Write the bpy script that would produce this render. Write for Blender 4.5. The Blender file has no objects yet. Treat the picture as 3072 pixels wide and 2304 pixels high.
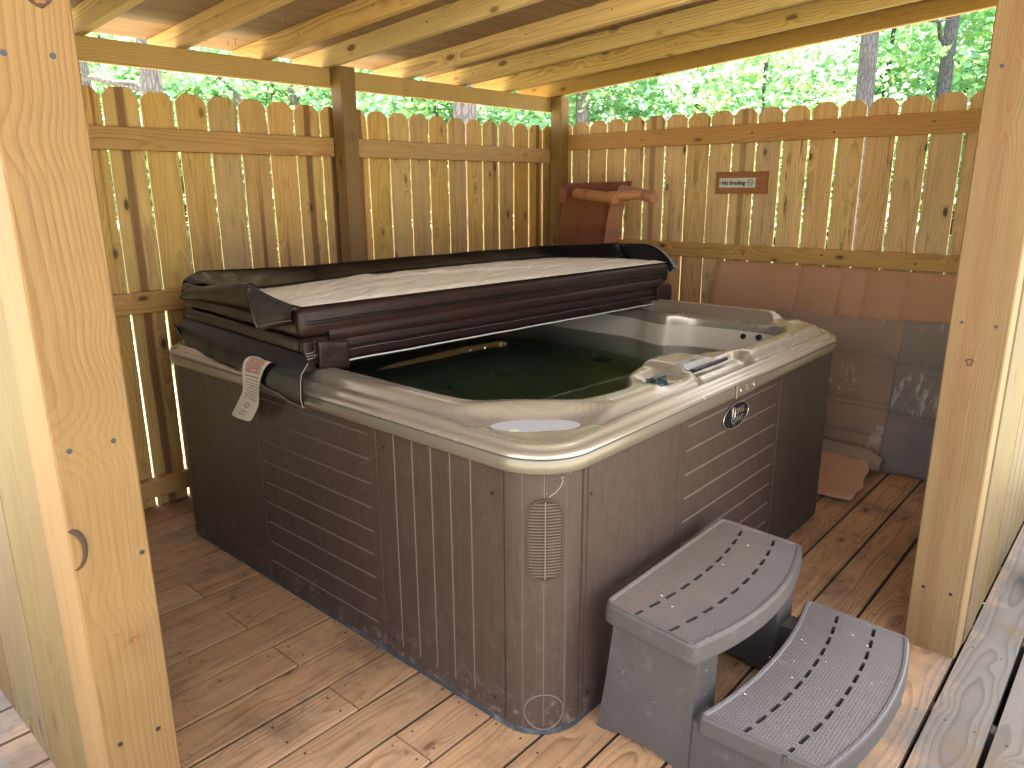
import bpy, bmesh, math, random
from mathutils import Vector, Matrix, noise
from mathutils.geometry import delaunay_2d_cdt
R = math.radians
random.seed(7)
scn = bpy.context.scene
COL = scn.collection

# ------------------------------------------------------------------ node helpers
class NT:
    def __init__(self, tree):
        self.t = tree; self.n = tree.nodes; self.l = tree.links
    def new(self, typ, **kw):
        nd = self.n.new(typ)
        for k, v in kw.items(): setattr(nd, k, v)
        return nd
    def put(self, sock, v):
        if isinstance(v, bpy.types.NodeSocket): self.l.new(v, sock)
        elif v is not None: sock.default_value = v
    def math(self, op, a, b=None, c=None, clamp=False):
        nd = self.new('ShaderNodeMath', operation=op, use_clamp=clamp)
        self.put(nd.inputs[0], a)
        if b is not None: self.put(nd.inputs[1], b)
        if c is not None: self.put(nd.inputs[2], c)
        return nd.outputs[0]
    def vmath(self, op, a, b=None):
        nd = self.new('ShaderNodeVectorMath', operation=op)
        self.put(nd.inputs[0], a)
        if b is not None: self.put(nd.inputs[1], b)
        return nd.outputs[0]
    def xyz(self, v):
        nd = self.new('ShaderNodeSeparateXYZ'); self.put(nd.inputs[0], v); return nd.outputs
    def comb(self, x=0., y=0., z=0.):
        nd = self.new('ShaderNodeCombineXYZ')
        for i, v in enumerate((x, y, z)): self.put(nd.inputs[i], v)
        return nd.outputs[0]
    def noise(self, vec, scale=5, detail=2, rough=.5, dist=0.):
        nd = self.new('ShaderNodeTexNoise'); self.put(nd.inputs['Vector'], vec)
        nd.inputs['Scale'].default_value = scale; nd.inputs['Detail'].default_value = detail
        nd.inputs['Roughness'].default_value = rough; nd.inputs['Distortion'].default_value = dist
        return nd.outputs[0]
    def vor(self, vec, scale=5, rnd=1., feature='F1'):
        nd = self.new('ShaderNodeTexVoronoi', feature=feature); self.put(nd.inputs['Vector'], vec)
        nd.inputs['Scale'].default_value = scale; nd.inputs['Randomness'].default_value = rnd
        return nd.outputs
    def white(self, v):
        nd = self.new('ShaderNodeTexWhiteNoise', noise_dimensions='1D'); self.put(nd.inputs['W'], v); return nd.outputs[0]
    def ramp(self, f, stops, interp='LINEAR'):
        nd = self.new('ShaderNodeValToRGB'); nd.color_ramp.interpolation = interp
        e = nd.color_ramp.elements
        while len(e) < len(stops): e.new(.5)
        for i, (p, c) in enumerate(stops):
            e[i].position = p
            e[i].color = (c, c, c, 1) if isinstance(c, (int, float)) else (*c[:3], 1)
        self.put(nd.inputs[0], f); return nd.outputs[0]
    def mix(self, f, a, b, blend='MIX'):
        nd = self.new('ShaderNodeMix', data_type='RGBA', blend_type=blend)
        self.put(nd.inputs[0], f)
        for i, v in ((6, a), (7, b)):
            self.put(nd.inputs[i], (*v, 1) if isinstance(v, tuple) and len(v) == 3 else v)
        return nd.outputs[2]
    def step(self, v, lo, hi):
        nd = self.new('ShaderNodeMapRange', interpolation_type='SMOOTHSTEP')
        self.put(nd.inputs[0], v); nd.inputs[1].default_value = lo; nd.inputs[2].default_value = hi
        nd.inputs[3].default_value = 0; nd.inputs[4].default_value = 1
        return nd.outputs[0]
    def attr(self, name):
        return self.new('ShaderNodeAttribute', attribute_name=name)
    def geo(self): return self.new('ShaderNodeNewGeometry')
    def bump(self, h, strength=.3, dist=.002):
        nd = self.new('ShaderNodeBump'); self.put(nd.inputs['Height'], h)
        nd.inputs['Strength'].default_value = strength; nd.inputs['Distance'].default_value = dist
        return nd.outputs[0]

def mat(name):
    m = bpy.data.materials.new(name); m.use_nodes = True
    nt = NT(m.node_tree); b = m.node_tree.nodes['Principled BSDF']
    return m, nt, b

def simple(name, col, rough=.5, metal=0., var=.15, scale=20, bump=0., bscale=60, spec=.5, dirt=None, dirt_amt=0., coat=0.):
    m, n, b = mat(name)
    co = n.attr('bco').outputs['Vector']
    nz = n.noise(co, scale, 4, .6)
    c = n.mix(nz, tuple(x*(1-var) for x in col), tuple(min(1, x*(1+var)) for x in col))
    if dirt:
        d = n.step(n.noise(co, 9, 6, .7), .5, .75)
        c = n.mix(n.math('MULTIPLY', d, dirt_amt), c, dirt)
    n.put(b.inputs['Base Color'], c)
    b.inputs['Roughness'].default_value = rough; b.inputs['Metallic'].default_value = metal
    b.inputs['Specular IOR Level'].default_value = spec; b.inputs['Coat Weight'].default_value = coat
    if bump: n.put(b.inputs['Normal'], n.bump(n.noise(co, bscale, 4, .6), bump, .002))
    return m

# ------------------------------------------------------------------ wood
def wood(name, light, dark, heart=None, heart_amt=.0, spacing=.009, contrast=.75, knots=1., rough=.62, tone=.25,
         weather=None, mold=0., grainbump=.3, knotcol=(.07,.03,.015), dirt=0., tint2=None, huev=1.):
    m, n, b = mat(name)
    co = n.attr('bco').outputs['Vector']; bid = n.attr('bid').outputs['Fac']
    x, y, z = n.xyz(co)
    r1 = n.white(bid); r2 = n.white(n.math('ADD', bid, 17.3)); r3 = n.white(n.math('ADD', bid, 41.7)); r4 = n.white(n.math('ADD', bid, 73.1))
    sx = n.math('MULTIPLY', r1, 60.); sy = n.math('MULTIPLY', r2, 60.); sz = n.math('MULTIPLY', r3, 60.)
    # slow wander of the pith along the board
    low = n.math('SUBTRACT', n.noise(n.comb(n.math('ADD', n.math('MULTIPLY', x, 1.1), sx), sy, sz), 1., 2, .5), .5)
    low2 = n.math('SUBTRACT', n.noise(n.comb(n.math('ADD', n.math('MULTIPLY', x, 2.2), sz), n.math('MULTIPLY', y, 6.), sx), 1., 2, .5), .5)
    # knots
    kv = n.comb(n.math('ADD', n.math('MULTIPLY', x, 4.4), sx), n.math('ADD', n.math('MULTIPLY', y, 10.), sy), n.math('ADD', n.math('MULTIPLY', z, 2.), sz))
    kd = n.vor(kv, 1., 1.)['Distance']
    knot = n.math('SUBTRACT', 1., n.step(kd, .075*knots, .125*knots)) if knots > 0 else None
    kcore = n.math('SUBTRACT', 1., n.step(kd, .03, .08)) if knots > 0 else None
    kpush = n.math('POWER', n.math('SUBTRACT', 1., n.step(kd, .0, .5)), 2.)
    cy = n.math('MULTIPLY', n.math('SUBTRACT', r2, .5), .12)
    cz = n.math('ADD', n.math('SUBTRACT', -.03, n.math('MULTIPLY', r4, .09)), n.math('MULTIPLY', low, .09))
    dy = n.math('SUBTRACT', n.math('ADD', y, n.math('MULTIPLY', low2, .006)), cy)
    dz = n.math('SUBTRACT', z, cz)
    rr = n.math('SQRT', n.math('ADD', n.math('MULTIPLY', dy, dy), n.math('MULTIPLY', dz, dz)))
    rr = n.math('ADD', rr, n.math('MULTIPLY', kpush, .022))
    rr = n.math('ADD', rr, n.math('MULTIPLY', n.noise(n.comb(n.math('MULTIPLY', x, 7.), n.math('MULTIPLY', y, 60.), sx), 1., 3, .6), .0016))
    ph = n.math('DIVIDE', rr, spacing)
    ph = n.math('ADD', ph, n.math('MULTIPLY', n.noise(n.comb(rr, sx, sy), 25., 1, .5), 2.2))
    fr = n.math('FRACT', ph)
    ring = n.ramp(fr, [(0., .0), (.30, .06), (.62, .38), (.84, 1.), (.94, .95), (1., .0)])
    fine = n.noise(n.comb(n.math('MULTIPLY', x, 9.), n.math('MULTIPLY', y, 420.), n.math('MULTIPLY', z, 420.)), 1., 2, .6)
    streak = n.noise(n.comb(n.math('ADD', n.math('MULTIPLY', x, .9), sz), n.math('ADD', n.math('MULTIPLY', y, 22.), sx), sy), 1., 3, .6)
    ringw = n.math('MULTIPLY', ring, n.math('MULTIPLY', contrast, n.step(streak, .2, .75)))
    c = n.mix(ringw, light, dark)
    if tint2: c = n.mix(n.step(n.noise(n.comb(n.math('ADD', n.math('MULTIPLY', x, 1.6), sy), n.math('ADD', n.math('MULTIPLY', y, 5.), sz), sx), 1., 3, .55), .45, .75), c, tint2)
    if heart:
        hs = n.noise(n.comb(n.math('ADD', n.math('MULTIPLY', x, .35), sy), n.math('ADD', n.math('MULTIPLY', y, 13.), sx), sz), 1., 2, .45)
        hs = n.math('MULTIPLY', n.step(hs, .59, .66), n.step(r3, .3, .6))
        fo = n.step(bid, 890., 900.)
        st_ = n.math('ABSOLUTE', n.math('SUBTRACT', n.math('ADD', y, n.math('MULTIPLY', low, .03)), n.math('MULTIPLY', n.math('SUBTRACT', r4, .5), .05)))
        st_ = n.math('MULTIPLY', fo, n.math('SUBTRACT', 1., n.step(st_, .012, .024)))
        hs = n.math('MAXIMUM', n.math('MULTIPLY', hs, n.math('SUBTRACT', 1., fo)), st_)
        c = n.mix(n.math('MULTIPLY', hs, heart_amt), c, heart)
    if knots > 0:
        halo = n.math('SUBTRACT', 1., n.step(kd, .06, .26))
        c = n.mix(n.math('MULTIPLY', halo, .45), c, tuple(d*.62 for d in dark))
        c = n.mix(n.math('MULTIPLY', knot, .85), c, knotcol)
        c = n.mix(n.math('MULTIPLY', kcore, .6), c, tuple(k*.45 for k in knotcol))
    # pores / fine fibre
    hsv = n.new('ShaderNodeHueSaturation'); n.put(hsv.inputs['Color'], c)
    v = n.math('ADD', 1.-tone*.5, n.math('MULTIPLY', r1, tone))
    v = n.math('MULTIPLY', v, n.math('ADD', .72, n.math('MULTIPLY', fine, .56)))
    v = n.math('MULTIPLY', v, n.math('ADD', .8, n.math('MULTIPLY', n.noise(n.comb(n.math('MULTIPLY', x, 3.), n.math('MULTIPLY', y, 12.), sx), 1., 4, .6), .4)))
    n.put(hsv.inputs['Value'], v)
    n.put(hsv.inputs['Saturation'], n.math('ADD', 1.-.14*huev, n.math('MULTIPLY', r4, .24*huev)))
    n.put(hsv.inputs['Hue'], n.math('ADD', .5-.009*huev, n.math('MULTIPLY', r2, .018*huev)))
    c = hsv.outputs[0]
    pos = n.geo().outputs['Position']
    if mold:
        # mildew running down the grain
        mm = n.noise(n.comb(n.math('ADD', n.math('MULTIPLY', x, 3.5), sy), n.math('ADD', n.math('MULTIPLY', y, 46.), sx), sz), 1., 5, .7)
        big = n.noise(n.comb(n.math('ADD', n.math('MULTIPLY', x, 1.3), sx), n.math('MULTIPLY', y, 9.), sz), 1., 2, .5)
        mm = n.math('MULTIPLY', n.step(mm, .53, .66), n.step(big, .42, .68))
        c = n.mix(n.math('MULTIPLY', mm, mold), c, (.05,.04,.025))
    if dirt:
        d = n.step(n.noise(pos, 2.6, 7, .7), .44, .74)
        c = n.mix(n.math('MULTIPLY', d, dirt), c, (.05,.035,.028))
        d2 = n.step(n.noise(pos, 17., 3, .6), .62, .75)
        c = n.mix(n.math('MULTIPLY', d2, dirt*.7), c, (.05,.03,.022))
    if weather:
        px, py, pz = n.xyz(pos)
        wn = n.math('MULTIPLY', n.math('SUBTRACT', n.noise(pos, 5., 4, .6), .5), .35)
        a = n.step(n.math('ADD', px, wn), -.46, -.22)
        bb = n.math('SUBTRACT', 1., n.step(n.math('ADD', py, wn), .3, .55))
        w = n.math('MAXIMUM', a, bb)
        gr = n.mix(n.math('MULTIPLY', ring, .7), weather, tuple(q*.5 for q in weather))
        gr = n.mix(n.step(n.noise(pos, 3.5, 4, .6), .5, .72), gr, (.115,.08,.05))
        c = n.mix(n.math('MULTIPLY', w, .92), c, gr)
    n.put(b.inputs['Base Color'], c)
    n.put(b.inputs['Roughness'], n.math('ADD', rough-.08, n.math('MULTIPLY', fine, .16)))
    b.inputs['Specular IOR Level'].default_value = .3
    h = n.math('ADD', n.math('MULTIPLY', ring, -.5), n.math('MULTIPLY', fine, .5))
    n.put(b.inputs['Normal'], n.bump(h, grainbump, .0012))
    return m

M = {}
M['post'] = wood('pine_post', (.212,.124,.043), (.115,.052,.013), heart=(.17,.065,.022), heart_amt=.5, spacing=.0078, contrast=.9, knots=0, tone=.12, tint2=(.188,.104,.036))
M['rafter'] = wood('pine_rafter', (.66,.45,.19), (.33,.175,.055), spacing=.0085, contrast=1., knots=1.35, tone=.2, knotcol=(.055,.025,.012), heart=(.4,.2,.08), heart_amt=.35)
M['beam'] = wood('pine_beam', (.44,.26,.095), (.28,.14,.045), spacing=.009, contrast=.8, knots=1., tone=.2)
M['inner_post'] = wood('pine_inner_post', (.24,.145,.05), (.13,.065,.02), spacing=.010, contrast=.9, knots=1., tone=.2, mold=.4)
M['rail'] = wood('pine_rail', (.48,.285,.105), (.31,.155,.045), spacing=.010, contrast=.8, knots=1., tone=.2)
M['picket'] = wood('pine_picket', (.56,.352,.122), (.33,.172,.048), heart=(.14,.05,.018), heart_amt=.8, spacing=.008, contrast=.85, knots=1.0, tone=.26, mold=.6, huev=.6)
M['picket_back'] = wood('pine_picket_weathered', (.70,.468,.222), (.42,.25,.10), heart=(.20,.09,.035), heart_amt=.6, spacing=.008, contrast=.85, knots=1.0, tone=.2, mold=.9, huev=.5)
M['deck'] = wood('deck_board', (.475,.272,.138), (.205,.105,.048), heart=(.2,.1,.05), heart_amt=.3, spacing=.008, contrast=.9, knots=.9, tone=.16, weather=(.125,.113,.100), dirt=.72, rough=.6, huev=.25)
M['siding'] = wood('pine_siding', (.135,.088,.032), (.06,.033,.011), spacing=.009, contrast=.9, knots=1.2, tone=.15, tint2=(.135,.076,.03), mold=.6)
M['cedar'] = wood('cedar', (.23,.062,.02), (.12,.03,.01), spacing=.012, contrast=.7, knots=.8, tone=.2, rough=.5)
M['cedar_log'] = wood('cedar_log', (.42,.185,.085), (.30,.11,.045), spacing=.014, contrast=.5, knots=.6, tone=.2, rough=.55)
M['sign_wood'] = wood('redwood', (.36,.155,.055), (.22,.08,.025), spacing=.010, contrast=.7, knots=.0, tone=.1)

def plywood():
    m, n, b = mat('plywood')
    co = n.attr('bco').outputs['Vector']; x, y, z = n.xyz(co)
    bid = n.attr('bid').outputs['Fac']
    g = n.noise(n.comb(n.math('MULTIPLY', x, 22.), n.math('MULTIPLY', y, 2.), bid), 1., 5, .65, .6)
    g2 = n.noise(n.comb(n.math('MULTIPLY', x, 160.), n.math('MULTIPLY', y, 5.), bid), 1., 2, .6)
    c = n.mix(n.step(g, .35, .7), (.29,.175,.09), (.18,.105,.055))
    c = n.mix(n.step(g2, .55, .75), c, (.15,.08,.04))
    n.put(b.inputs['Base Color'], c); b.inputs['Roughness'].default_value = .7
    n.put(b.inputs['Normal'], n.bump(g2, .2, .001))
    return m
M['ply'] = plywood()
M['screw'] = simple('screw_steel', (.05,.05,.055), .45, .8)
M['nail'] = simple('nail_steel', (.09,.07,.06), .5, .7)

# ------------------------------------------------------------------ mesh builder
class MB:
    """collects geometry with per-vertex board coordinates (bco) and board id (bid)"""
    def __init__(self): self.v = []; self.f = []; self.co = []; self.id = []; self.mi = []; self.sm = []
    def add(self, verts, faces, bco=None, bid=0., mi=0, smooth=False):
        o = len(self.v)
        verts = [tuple(p) for p in verts]
        self.v += verts
        self.co += [tuple(p) for p in (bco if bco else verts)]
        self.id += [bid]*len(verts)
        self.f += [tuple(o+i for i in f) for f in faces]
        self.mi += [mi]*len(faces); self.sm += [smooth]*len(faces)
        return o
    def board(self, o, ex, ey, ez, L, W, T, bid=None, c=.003, mi=0, x0=0.):
        """chamfered plank; o is the corner, axes are unit vectors, L along ex"""
        o, ex, ey, ez = Vector(o), Vector(ex), Vector(ey), Vector(ez)
        if bid is None: bid = random.random()*100
        c = min(c, W*.3, T*.3)
        prof = [(c,0),(W-c,0),(W,c),(W,T-c),(W-c,T),(c,T),(0,T-c),(0,c)]
        vs, bc = [], []
        for x in (0, L):
            for (yy, zz) in prof:
                vs.append(o+ex*x+ey*yy+ez*zz); bc.append((x+x0, yy-W/2, zz-T/2))
        fs = [(i, (i+1) % 8, 8+(i+1) % 8, 8+i) for i in range(8)] + [tuple(range(7, -1, -1)), tuple(range(8, 16))]
        if ex.cross(ey).dot(ez) < 0: fs = [tuple(reversed(f)) for f in fs]
        self.add(vs, fs, bc, bid, mi)
    def prism(self, pts, o, ex, ey, ez, T, bid=None, mi=0, swap=False, c=.002):
        """polygon pts (x,y) in plane ex,ey extruded T along ez, small chamfer on both faces"""
        o, ex, ey, ez = Vector(o), Vector(ex), Vector(ey), Vector(ez)
        if bid is None: bid = random.random()*100
        n = len(pts)
        cx = sum(p[0] for p in pts)/n; cy = sum(p[1] for p in pts)/n
        ins = inset(pts, c)
        lay = [(ins, 0), (pts, c), (pts, T-c), (ins, T)]
        vs, bc = [], []
        for P, t in lay:
            for (px, py) in P:
                vs.append(o+ex*px+ey*py+ez*t); bc.append((px, py-cy, t-T/2) if not swap else (py, px-cx, t-T/2))
        fs = []
        for k in range(3):
            for i in range(n):
                j = (i+1) % n; fs.append((k*n+i, k*n+j, (k+1)*n+j, (k+1)*n+i))
        fs += [tuple(range(n-1, -1, -1)), tuple(range(3*n, 4*n))]
        if ex.cross(ey).dot(ez) < 0: fs = [tuple(reversed(f)) for f in fs]
        self.add(vs, fs, bc, bid, mi)
    def tube(self, pts, rad, seg=8, bid=0., mi=0, caps=True, smooth=True):
        pts = [Vector(p) for p in pts]
        rs = rad if isinstance(rad, (list, tuple)) else [rad]*len(pts)
        vs, bc, fs = [], [], []
        up = Vector((0,0,1)); L = 0
        pn = None
        for i, p in enumerate(pts):
            t = (pts[min(i+1, len(pts)-1)]-pts[max(i-1, 0)]).normalized()
            if pn is None:
                a = up if abs(t.z) < .9 else Vector((1,0,0)); nn = t.cross(a).normalized()
            else: nn = (pn-t*pn.dot(t)).normalized()
            pn = nn; bn = t.cross(nn)
            if i: L += (p-pts[i-1]).length
            for k in range(seg):
                a = 2*math.pi*k/seg; q = nn*math.cos(a)*rs[i]+bn*math.sin(a)*rs[i]
                vs.append(p+q); bc.append((L, math.cos(a)*rs[i], math.sin(a)*rs[i]))
        for i in range(len(pts)-1):
            for k in range(seg):
                k2 = (k+1) % seg; fs.append((i*seg+k, i*seg+k2, (i+1)*seg+k2, (i+1)*seg+k))
        self.add(vs, fs, bc, bid, mi, smooth)
        if caps:
            for i, rev in ((0, True), (len(pts)-1, False)):
                P = vs[i*seg:(i+1)*seg]; ring = list(range(seg))
                self.add(P, [tuple(reversed(ring)) if rev else tuple(ring)], bc[i*seg:(i+1)*seg], bid, mi)
    def grid(self, rows, bid=0., mi=0, smooth=True, closed=False, bco=None, flip=False):
        nr, nc = len(rows), len(rows[0])
        vs = [p for r in rows for p in r]; fs = []
        for i in range(nr-1):
            for j in range(nc if closed else nc-1):
                j2 = (j+1) % nc
                f = (i*nc+j, i*nc+j2, (i+1)*nc+j2, (i+1)*nc+j)
                fs.append(tuple(reversed(f)) if flip else f)
        self.add(vs, fs, bco, bid, mi, smooth)
    def disc(self, c, nrm, r, t=.002, seg=12, mi=0, bid=0.):
        c = Vector(c); nrm = Vector(nrm).normalized()
        self.tube([c, c+nrm*t], r, seg, bid, mi, True, False)
    def build(self, name, mats, parent=None, recalc=False, solid=0., subd=0):
        me = bpy.data.meshes.new(name)
        off = Vector(parent.location) if parent and parent.parent is None else Vector((0,0,0))
        if parent and parent.parent is not None: off = Vector(parent['_base'])
        me.from_pydata([Vector(p)-off for p in self.v], [], self.f)
        a = me.attributes.new('bco', 'FLOAT_VECTOR', 'POINT'); a.data.foreach_set('vector', [x for p in self.co for x in p])
        a = me.attributes.new('bid', 'FLOAT', 'POINT'); a.data.foreach_set('value', self.id)
        for m in (mats if isinstance(mats, (list, tuple)) else [mats]): me.materials.append(m)
        me.polygons.foreach_set('material_index', self.mi); me.polygons.foreach_set('use_smooth', self.sm)
        me.update()
        if recalc:
            bm = bmesh.new(); bm.from_mesh(me); bmesh.ops.remove_doubles(bm, verts=bm.verts, dist=1e-6)
            bmesh.ops.recalc_face_normals(bm, faces=bm.faces); bm.to_mesh(me); bm.free()
        ob = bpy.data.objects.new(name, me); COL.objects.link(ob)
        if parent:
            ob.parent = parent; ob['_base'] = tuple(off)
        if solid:
            md = ob.modifiers.new('thick', 'SOLIDIFY'); md.thickness = solid; md.offset = 0
        if subd:
            md = ob.modifiers.new('sub', 'SUBSURF'); md.levels = subd; md.render_levels = subd
        return ob

def inset(pts, d):
    n = len(pts); out = []
    ar = sum(pts[i][0]*pts[(i+1) % n][1]-pts[(i+1) % n][0]*pts[i][1] for i in range(n))
    s = 1 if ar > 0 else -1
    for i in range(n):
        p, a, b = Vector(pts[i]), Vector(pts[i-1]), Vector(pts[(i+1) % n])
        e1 = (p-a).normalized(); e2 = (b-p).normalized()
        n1 = Vector((-e1.y, e1.x))*s; n2 = Vector((-e2.y, e2.x))*s
        bis = n1+n2
        k = bis.length_squared
        out.append(tuple(p+bis*(2*d/k/1.) if k > .2 else p+n1*d))
    return out

def tag(o, label, cat, group=None, kind=None):
    if label: o['label'] = label
    if cat: o['category'] = cat
    if group: o['group'] = group
    if kind: o['kind'] = kind
    return o
def thing(name, loc, label, cat, group=None):
    o = bpy.data.objects.new(name, None); COL.objects.link(o); o.location = loc; o.empty_display_size = .1
    return tag(o, label, cat, group)

X, Y, Z = (1,0,0), (0,1,0), (0,0,1)
nX, nY, nZ = (-1,0,0), (0,-1,0), (0,0,-1)
# ------------------------------------------------------------------ deck (setting)
rnd = random.Random(11)
def kindof(o, k): o['kind'] = k; return o
PITCH = .1493
mb = MB()
xs0 = -.147-PITCH*27
for i in range(27+14):
    x = xs0+i*PITCH
    gap = .0105
    x1 = x+PITCH-gap
    if -.32 < x+PITCH < -.25: x1 = x+PITCH-.011
    if -.20 < x+PITCH < -.10: x1 = x+PITCH-.016
    if x > -.2: x1 = x+PITCH-.010
    ydeck0, ydeck1 = -1.6, 4.25
    # every other board is butt-jointed at y = 1.035
    k = round((-.147-x)/PITCH)
    cuts = [ydeck0]
    if k % 2 == 0: cuts.append(1.035 if x > -2.75 else 1.6)
    cuts.append(ydeck1)
    for a, b in zip(cuts[:-1], cuts[1:]):
        jit = rnd.uniform(-.0015, .0015)
        mb.board((x+jit, a+.002, -.034+rnd.uniform(-.001, .001)), Y, X, Z, b-a-.004, x1-x, .034, rnd.random()*100, c=.0008)
        for yy in [a+.03, b-.03]+[q for q in (0.42, .83, 1.24, 1.65, 2.06, 2.47, 2.88, 3.3, 3.7) if a+.1 < q < b-.1]:
            for xx in (x+.03, x1-.03):
                if rnd.random() < .8: mb.disc((xx+rnd.uniform(-.008, .008), yy+rnd.uniform(-.01, .01), -.0006), Z, .0034, .0014, 7, 1)
o = mb.build('deck', [M['deck'], M['nail']]); o['kind'] = 'structure'
mb = MB()
for i in range(12):
    y = -1.5+i*.52
    mb.board((xs0, y, -.19), X, Y, Z, 6.1, .04, .15, rnd.random()*100)
for x in (xs0+.02, 0.0, 1.9):
    for y in (-1.4, 1.2, 4.1): mb.board((x, y, -.75), Z, X, Y, .56, .1, .1)
mb.board((-4.1, -1.55, -.0105), X, Y, Z, 3.76, 5.78, .003, 1., mi=1)  # dark sheet added just below the board tops to darken the seams
mb.build('deck_framing', [M['deck'], simple('gap_dark', (.022,.014,.010), .95)])['kind'] = 'structure'
mb = MB(); mb.grid([[(x, y, -.72+.02*noise.noise(Vector((x*2, y*2, 0)))) for x in (-4.3, -3, -2, -1, 0, 1, 2.2)] for y in (-1.9, -1, 0, 1, 2, 3, 4.35)], flip=True)  # sheet under the deck painted dark so the board gaps look shaded
for x0_, y0_, ax_, L_ in ((-4.2, -1.6, X, 6.2), (-4.2, 4.21, X, 6.2), (1.95, -1.6, Y, 5.8), (-4.2, -1.6, Y, 5.8)): mb.board((x0_, y0_, -.71), ax_, Z, Y if ax_ is X else X, L_, .66, .02)  # unseen skirt boards added to keep light out from below
mb.build('soil_and_shade_skirt', simple('shaded_soil', (.05,.035,.025), .95))['kind'] = 'structure'

# ------------------------------------------------------------------ shelter
SL = .074
def zr(x): return 1.978+SL*(x+3.28)            # underside of the rafters
sh = thing('shelter', (-3.28, 4.14, 0), 'open pine shed roof on posts over the hot tub, bare rafters and plywood showing', 'shelter')
def screws(mb, pts, nrm, r=.0052, mi=1):
    for p in pts: mb.disc(Vector(p)-Vector(nrm)*.0005, nrm, r, .0012, 10, mi)
# near-left post (6x6) with screw heads
mb = MB(); mb.board((-1.612, .395, 0), Z, X, Y, zr(-1.5)+.08, .150, .141, 3.7, c=.004)
screws(mb, [(-1.462, .4213, .941), (-1.462, .4982, .941), (-1.462, .520, .698), (-1.462, .4232, 1.6185), (-1.462, .495, 1.622), (-1.462, .424, .30), (-1.462, .50, .29)], X)
p = mb.build('post', [M['post'], M['screw']], sh)
mb = MB(); kr = [Vector((-1.4608, .487+.0195*math.cos(a)*(1+.08*math.sin(3*a)), 1.724+.027*math.sin(a))) for a in [2*math.pi*q/22 for q in range(23)]]
mb.tube(kr, [.0016+.0012*(q % 3) for q in range(23)], 5, caps=False)
mb.add([k_+Vector((.0003, 0, 0)) for k_ in kr[:-1]], [tuple(range(22))], mi=1)
mb.build('knot', [simple('knot_ring', (.06,.025,.015), .8), simple('knot_heart', (.17,.075,.03), .7, var=.5, scale=120)], p)
# the dead knot at the arris of the post
mb = MB()
mb.tube([Vector((-1.4612, .3985+.0215*math.cos(a), .748+.040*math.sin(a))) for a in [q*math.pi/11*1.06-math.pi*.53 for q in range(12)]], [.0008, .002, .003, .0036, .0038, .0044, .005, .0056, .006, .0058, .0046, .0015], 6)
mb.build('knot', simple('dead_knot', (.045,.02,.012), .8), p)
# right post
mb = MB(); mb.board((-.448, 2.372, 0), Z, X, Y, zr(-.4)+.08, .145, .10, 1008.3, c=.004)
screws(mb, [(-.4177, 2.372, 1.031), (-.335, 2.372, 1.028), (-.415, 2.372, 1.699), (-.413, 2.372, .206), (-.339, 2.372, .208)], nY)
mb.build('post', [M['post'], M['screw']], sh)
mb = MB(); kc_ = Vector((-.3834, 2.3715, .921))
mb.tube([kc_+Vector(((.0075+.002*math.sin(3*a))*math.cos(a), 0, .009*math.sin(a))) for a in [2*math.pi*q/16 for q in range(17)]], [.0009+.0007*(q % 4) for q in range(17)], 5, caps=False)
mb.add([kc_+Vector(((.0075+.002*math.sin(3*a))*math.cos(a), -.0006, .009*math.sin(a))) for a in [2*math.pi*q/16 for q in range(16)]], [tuple(range(16))], mi=1)
mb.build('knot', [bpy.data.materials['knot_ring'], bpy.data.materials['knot_heart']], [c for c in sh.children if c.name == 'post.001'][0])
# mid post and corner post of the left fence line
mb = MB(); mb.board((-3.28, 2.35, 0), Z, X, Y, zr(-3.25), .09, .089, 21.3, c=.004); mb.build('post', [M['inner_post'], M['screw']], sh)
mb = MB(); mb.board((-3.28, 4.1, 0), Z, X, Y, zr(-3.28), .087, .09, 33.9, c=.004); mb.build('post', [M['inner_post'], M['screw']], sh)
# eave beam
mb = MB(); mb.board((-3.318, .35, 1.887), Y, X, Z, 3.9, .038, .091, 5.5, c=.003); mb.build('beam', [M['beam']], sh)
# rafters
RY = [.395, .80, 1.2, 1.597, 1.997, 2.327, 2.845, 3.257, 3.657, 4.1]
sd = Vector((1, 0, SL)).normalized(); su = Vector((-SL, 0, 1)).normalized()
for i, y in enumerate(RY):
    mb = MB()
    o0 = Vector((-3.56, y, zr(-3.56)+(.001 if i else 0)))
    mb.board(o0, sd, Y, su, 3.45, .039, .089, 51.3+i*7.77, c=.003)
    # re-orient grain so that the wide face is the side
    for k in range(len(mb.co)):
        a, b, c_ = mb.co[k]; mb.co[k] = (a, c_, b)
    if 1 < i < 9:
        for q in range(3):
            xx = -3.2+q*.5+rnd.random()*.3; s0 = Vector((xx, y, zr(xx)+.05)); mb.disc(s0, nY, .004, .001, 7, 1)
    mb.build('rafter', [M['rafter'] if i < 9 else M['beam'], M['nail']], sh)
# roof sheathing: plywood sheets, nails poking through
mb = MB()
for (x0, x1) in ((-3.57, -2.37), (-2.368, -1.15), (-1.148, -.08)):
    for (y0, y1) in ((.33, 1.615), (1.618, 4.55)):  # back overhang lengthened out of view to block sun through the fence
        o0 = Vector((x0, y0, zr(x0)+.0895*su.z+.0005))
        mb.board(o0, sd, Y, su, (x1-x0)/sd.x, y1-y0, .012, rnd.random()*100, c=.0008)
for q in range(46):
    xx = rnd.choice((-3.30, -3.36, -2.9, -2.2, -1.9)); yy = rnd.uniform(.9, 4.0)
    p0 = Vector((xx+rnd.uniform(-.05, .05), yy, zr(xx)+.09)); d = Vector((rnd.uniform(-.2, .2), rnd.uniform(-.2, .2), -1)).normalized()
    mb.tube([p0, p0+d*rnd.uniform(.012, .026)], .0011, 5, mi=1)
mb.build('roof_sheathing', [M['ply'], M['nail']], sh)
mb = MB()
o0 = Vector((-3.60, .30, zr(-3.60)+.0895+.0165))
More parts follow.
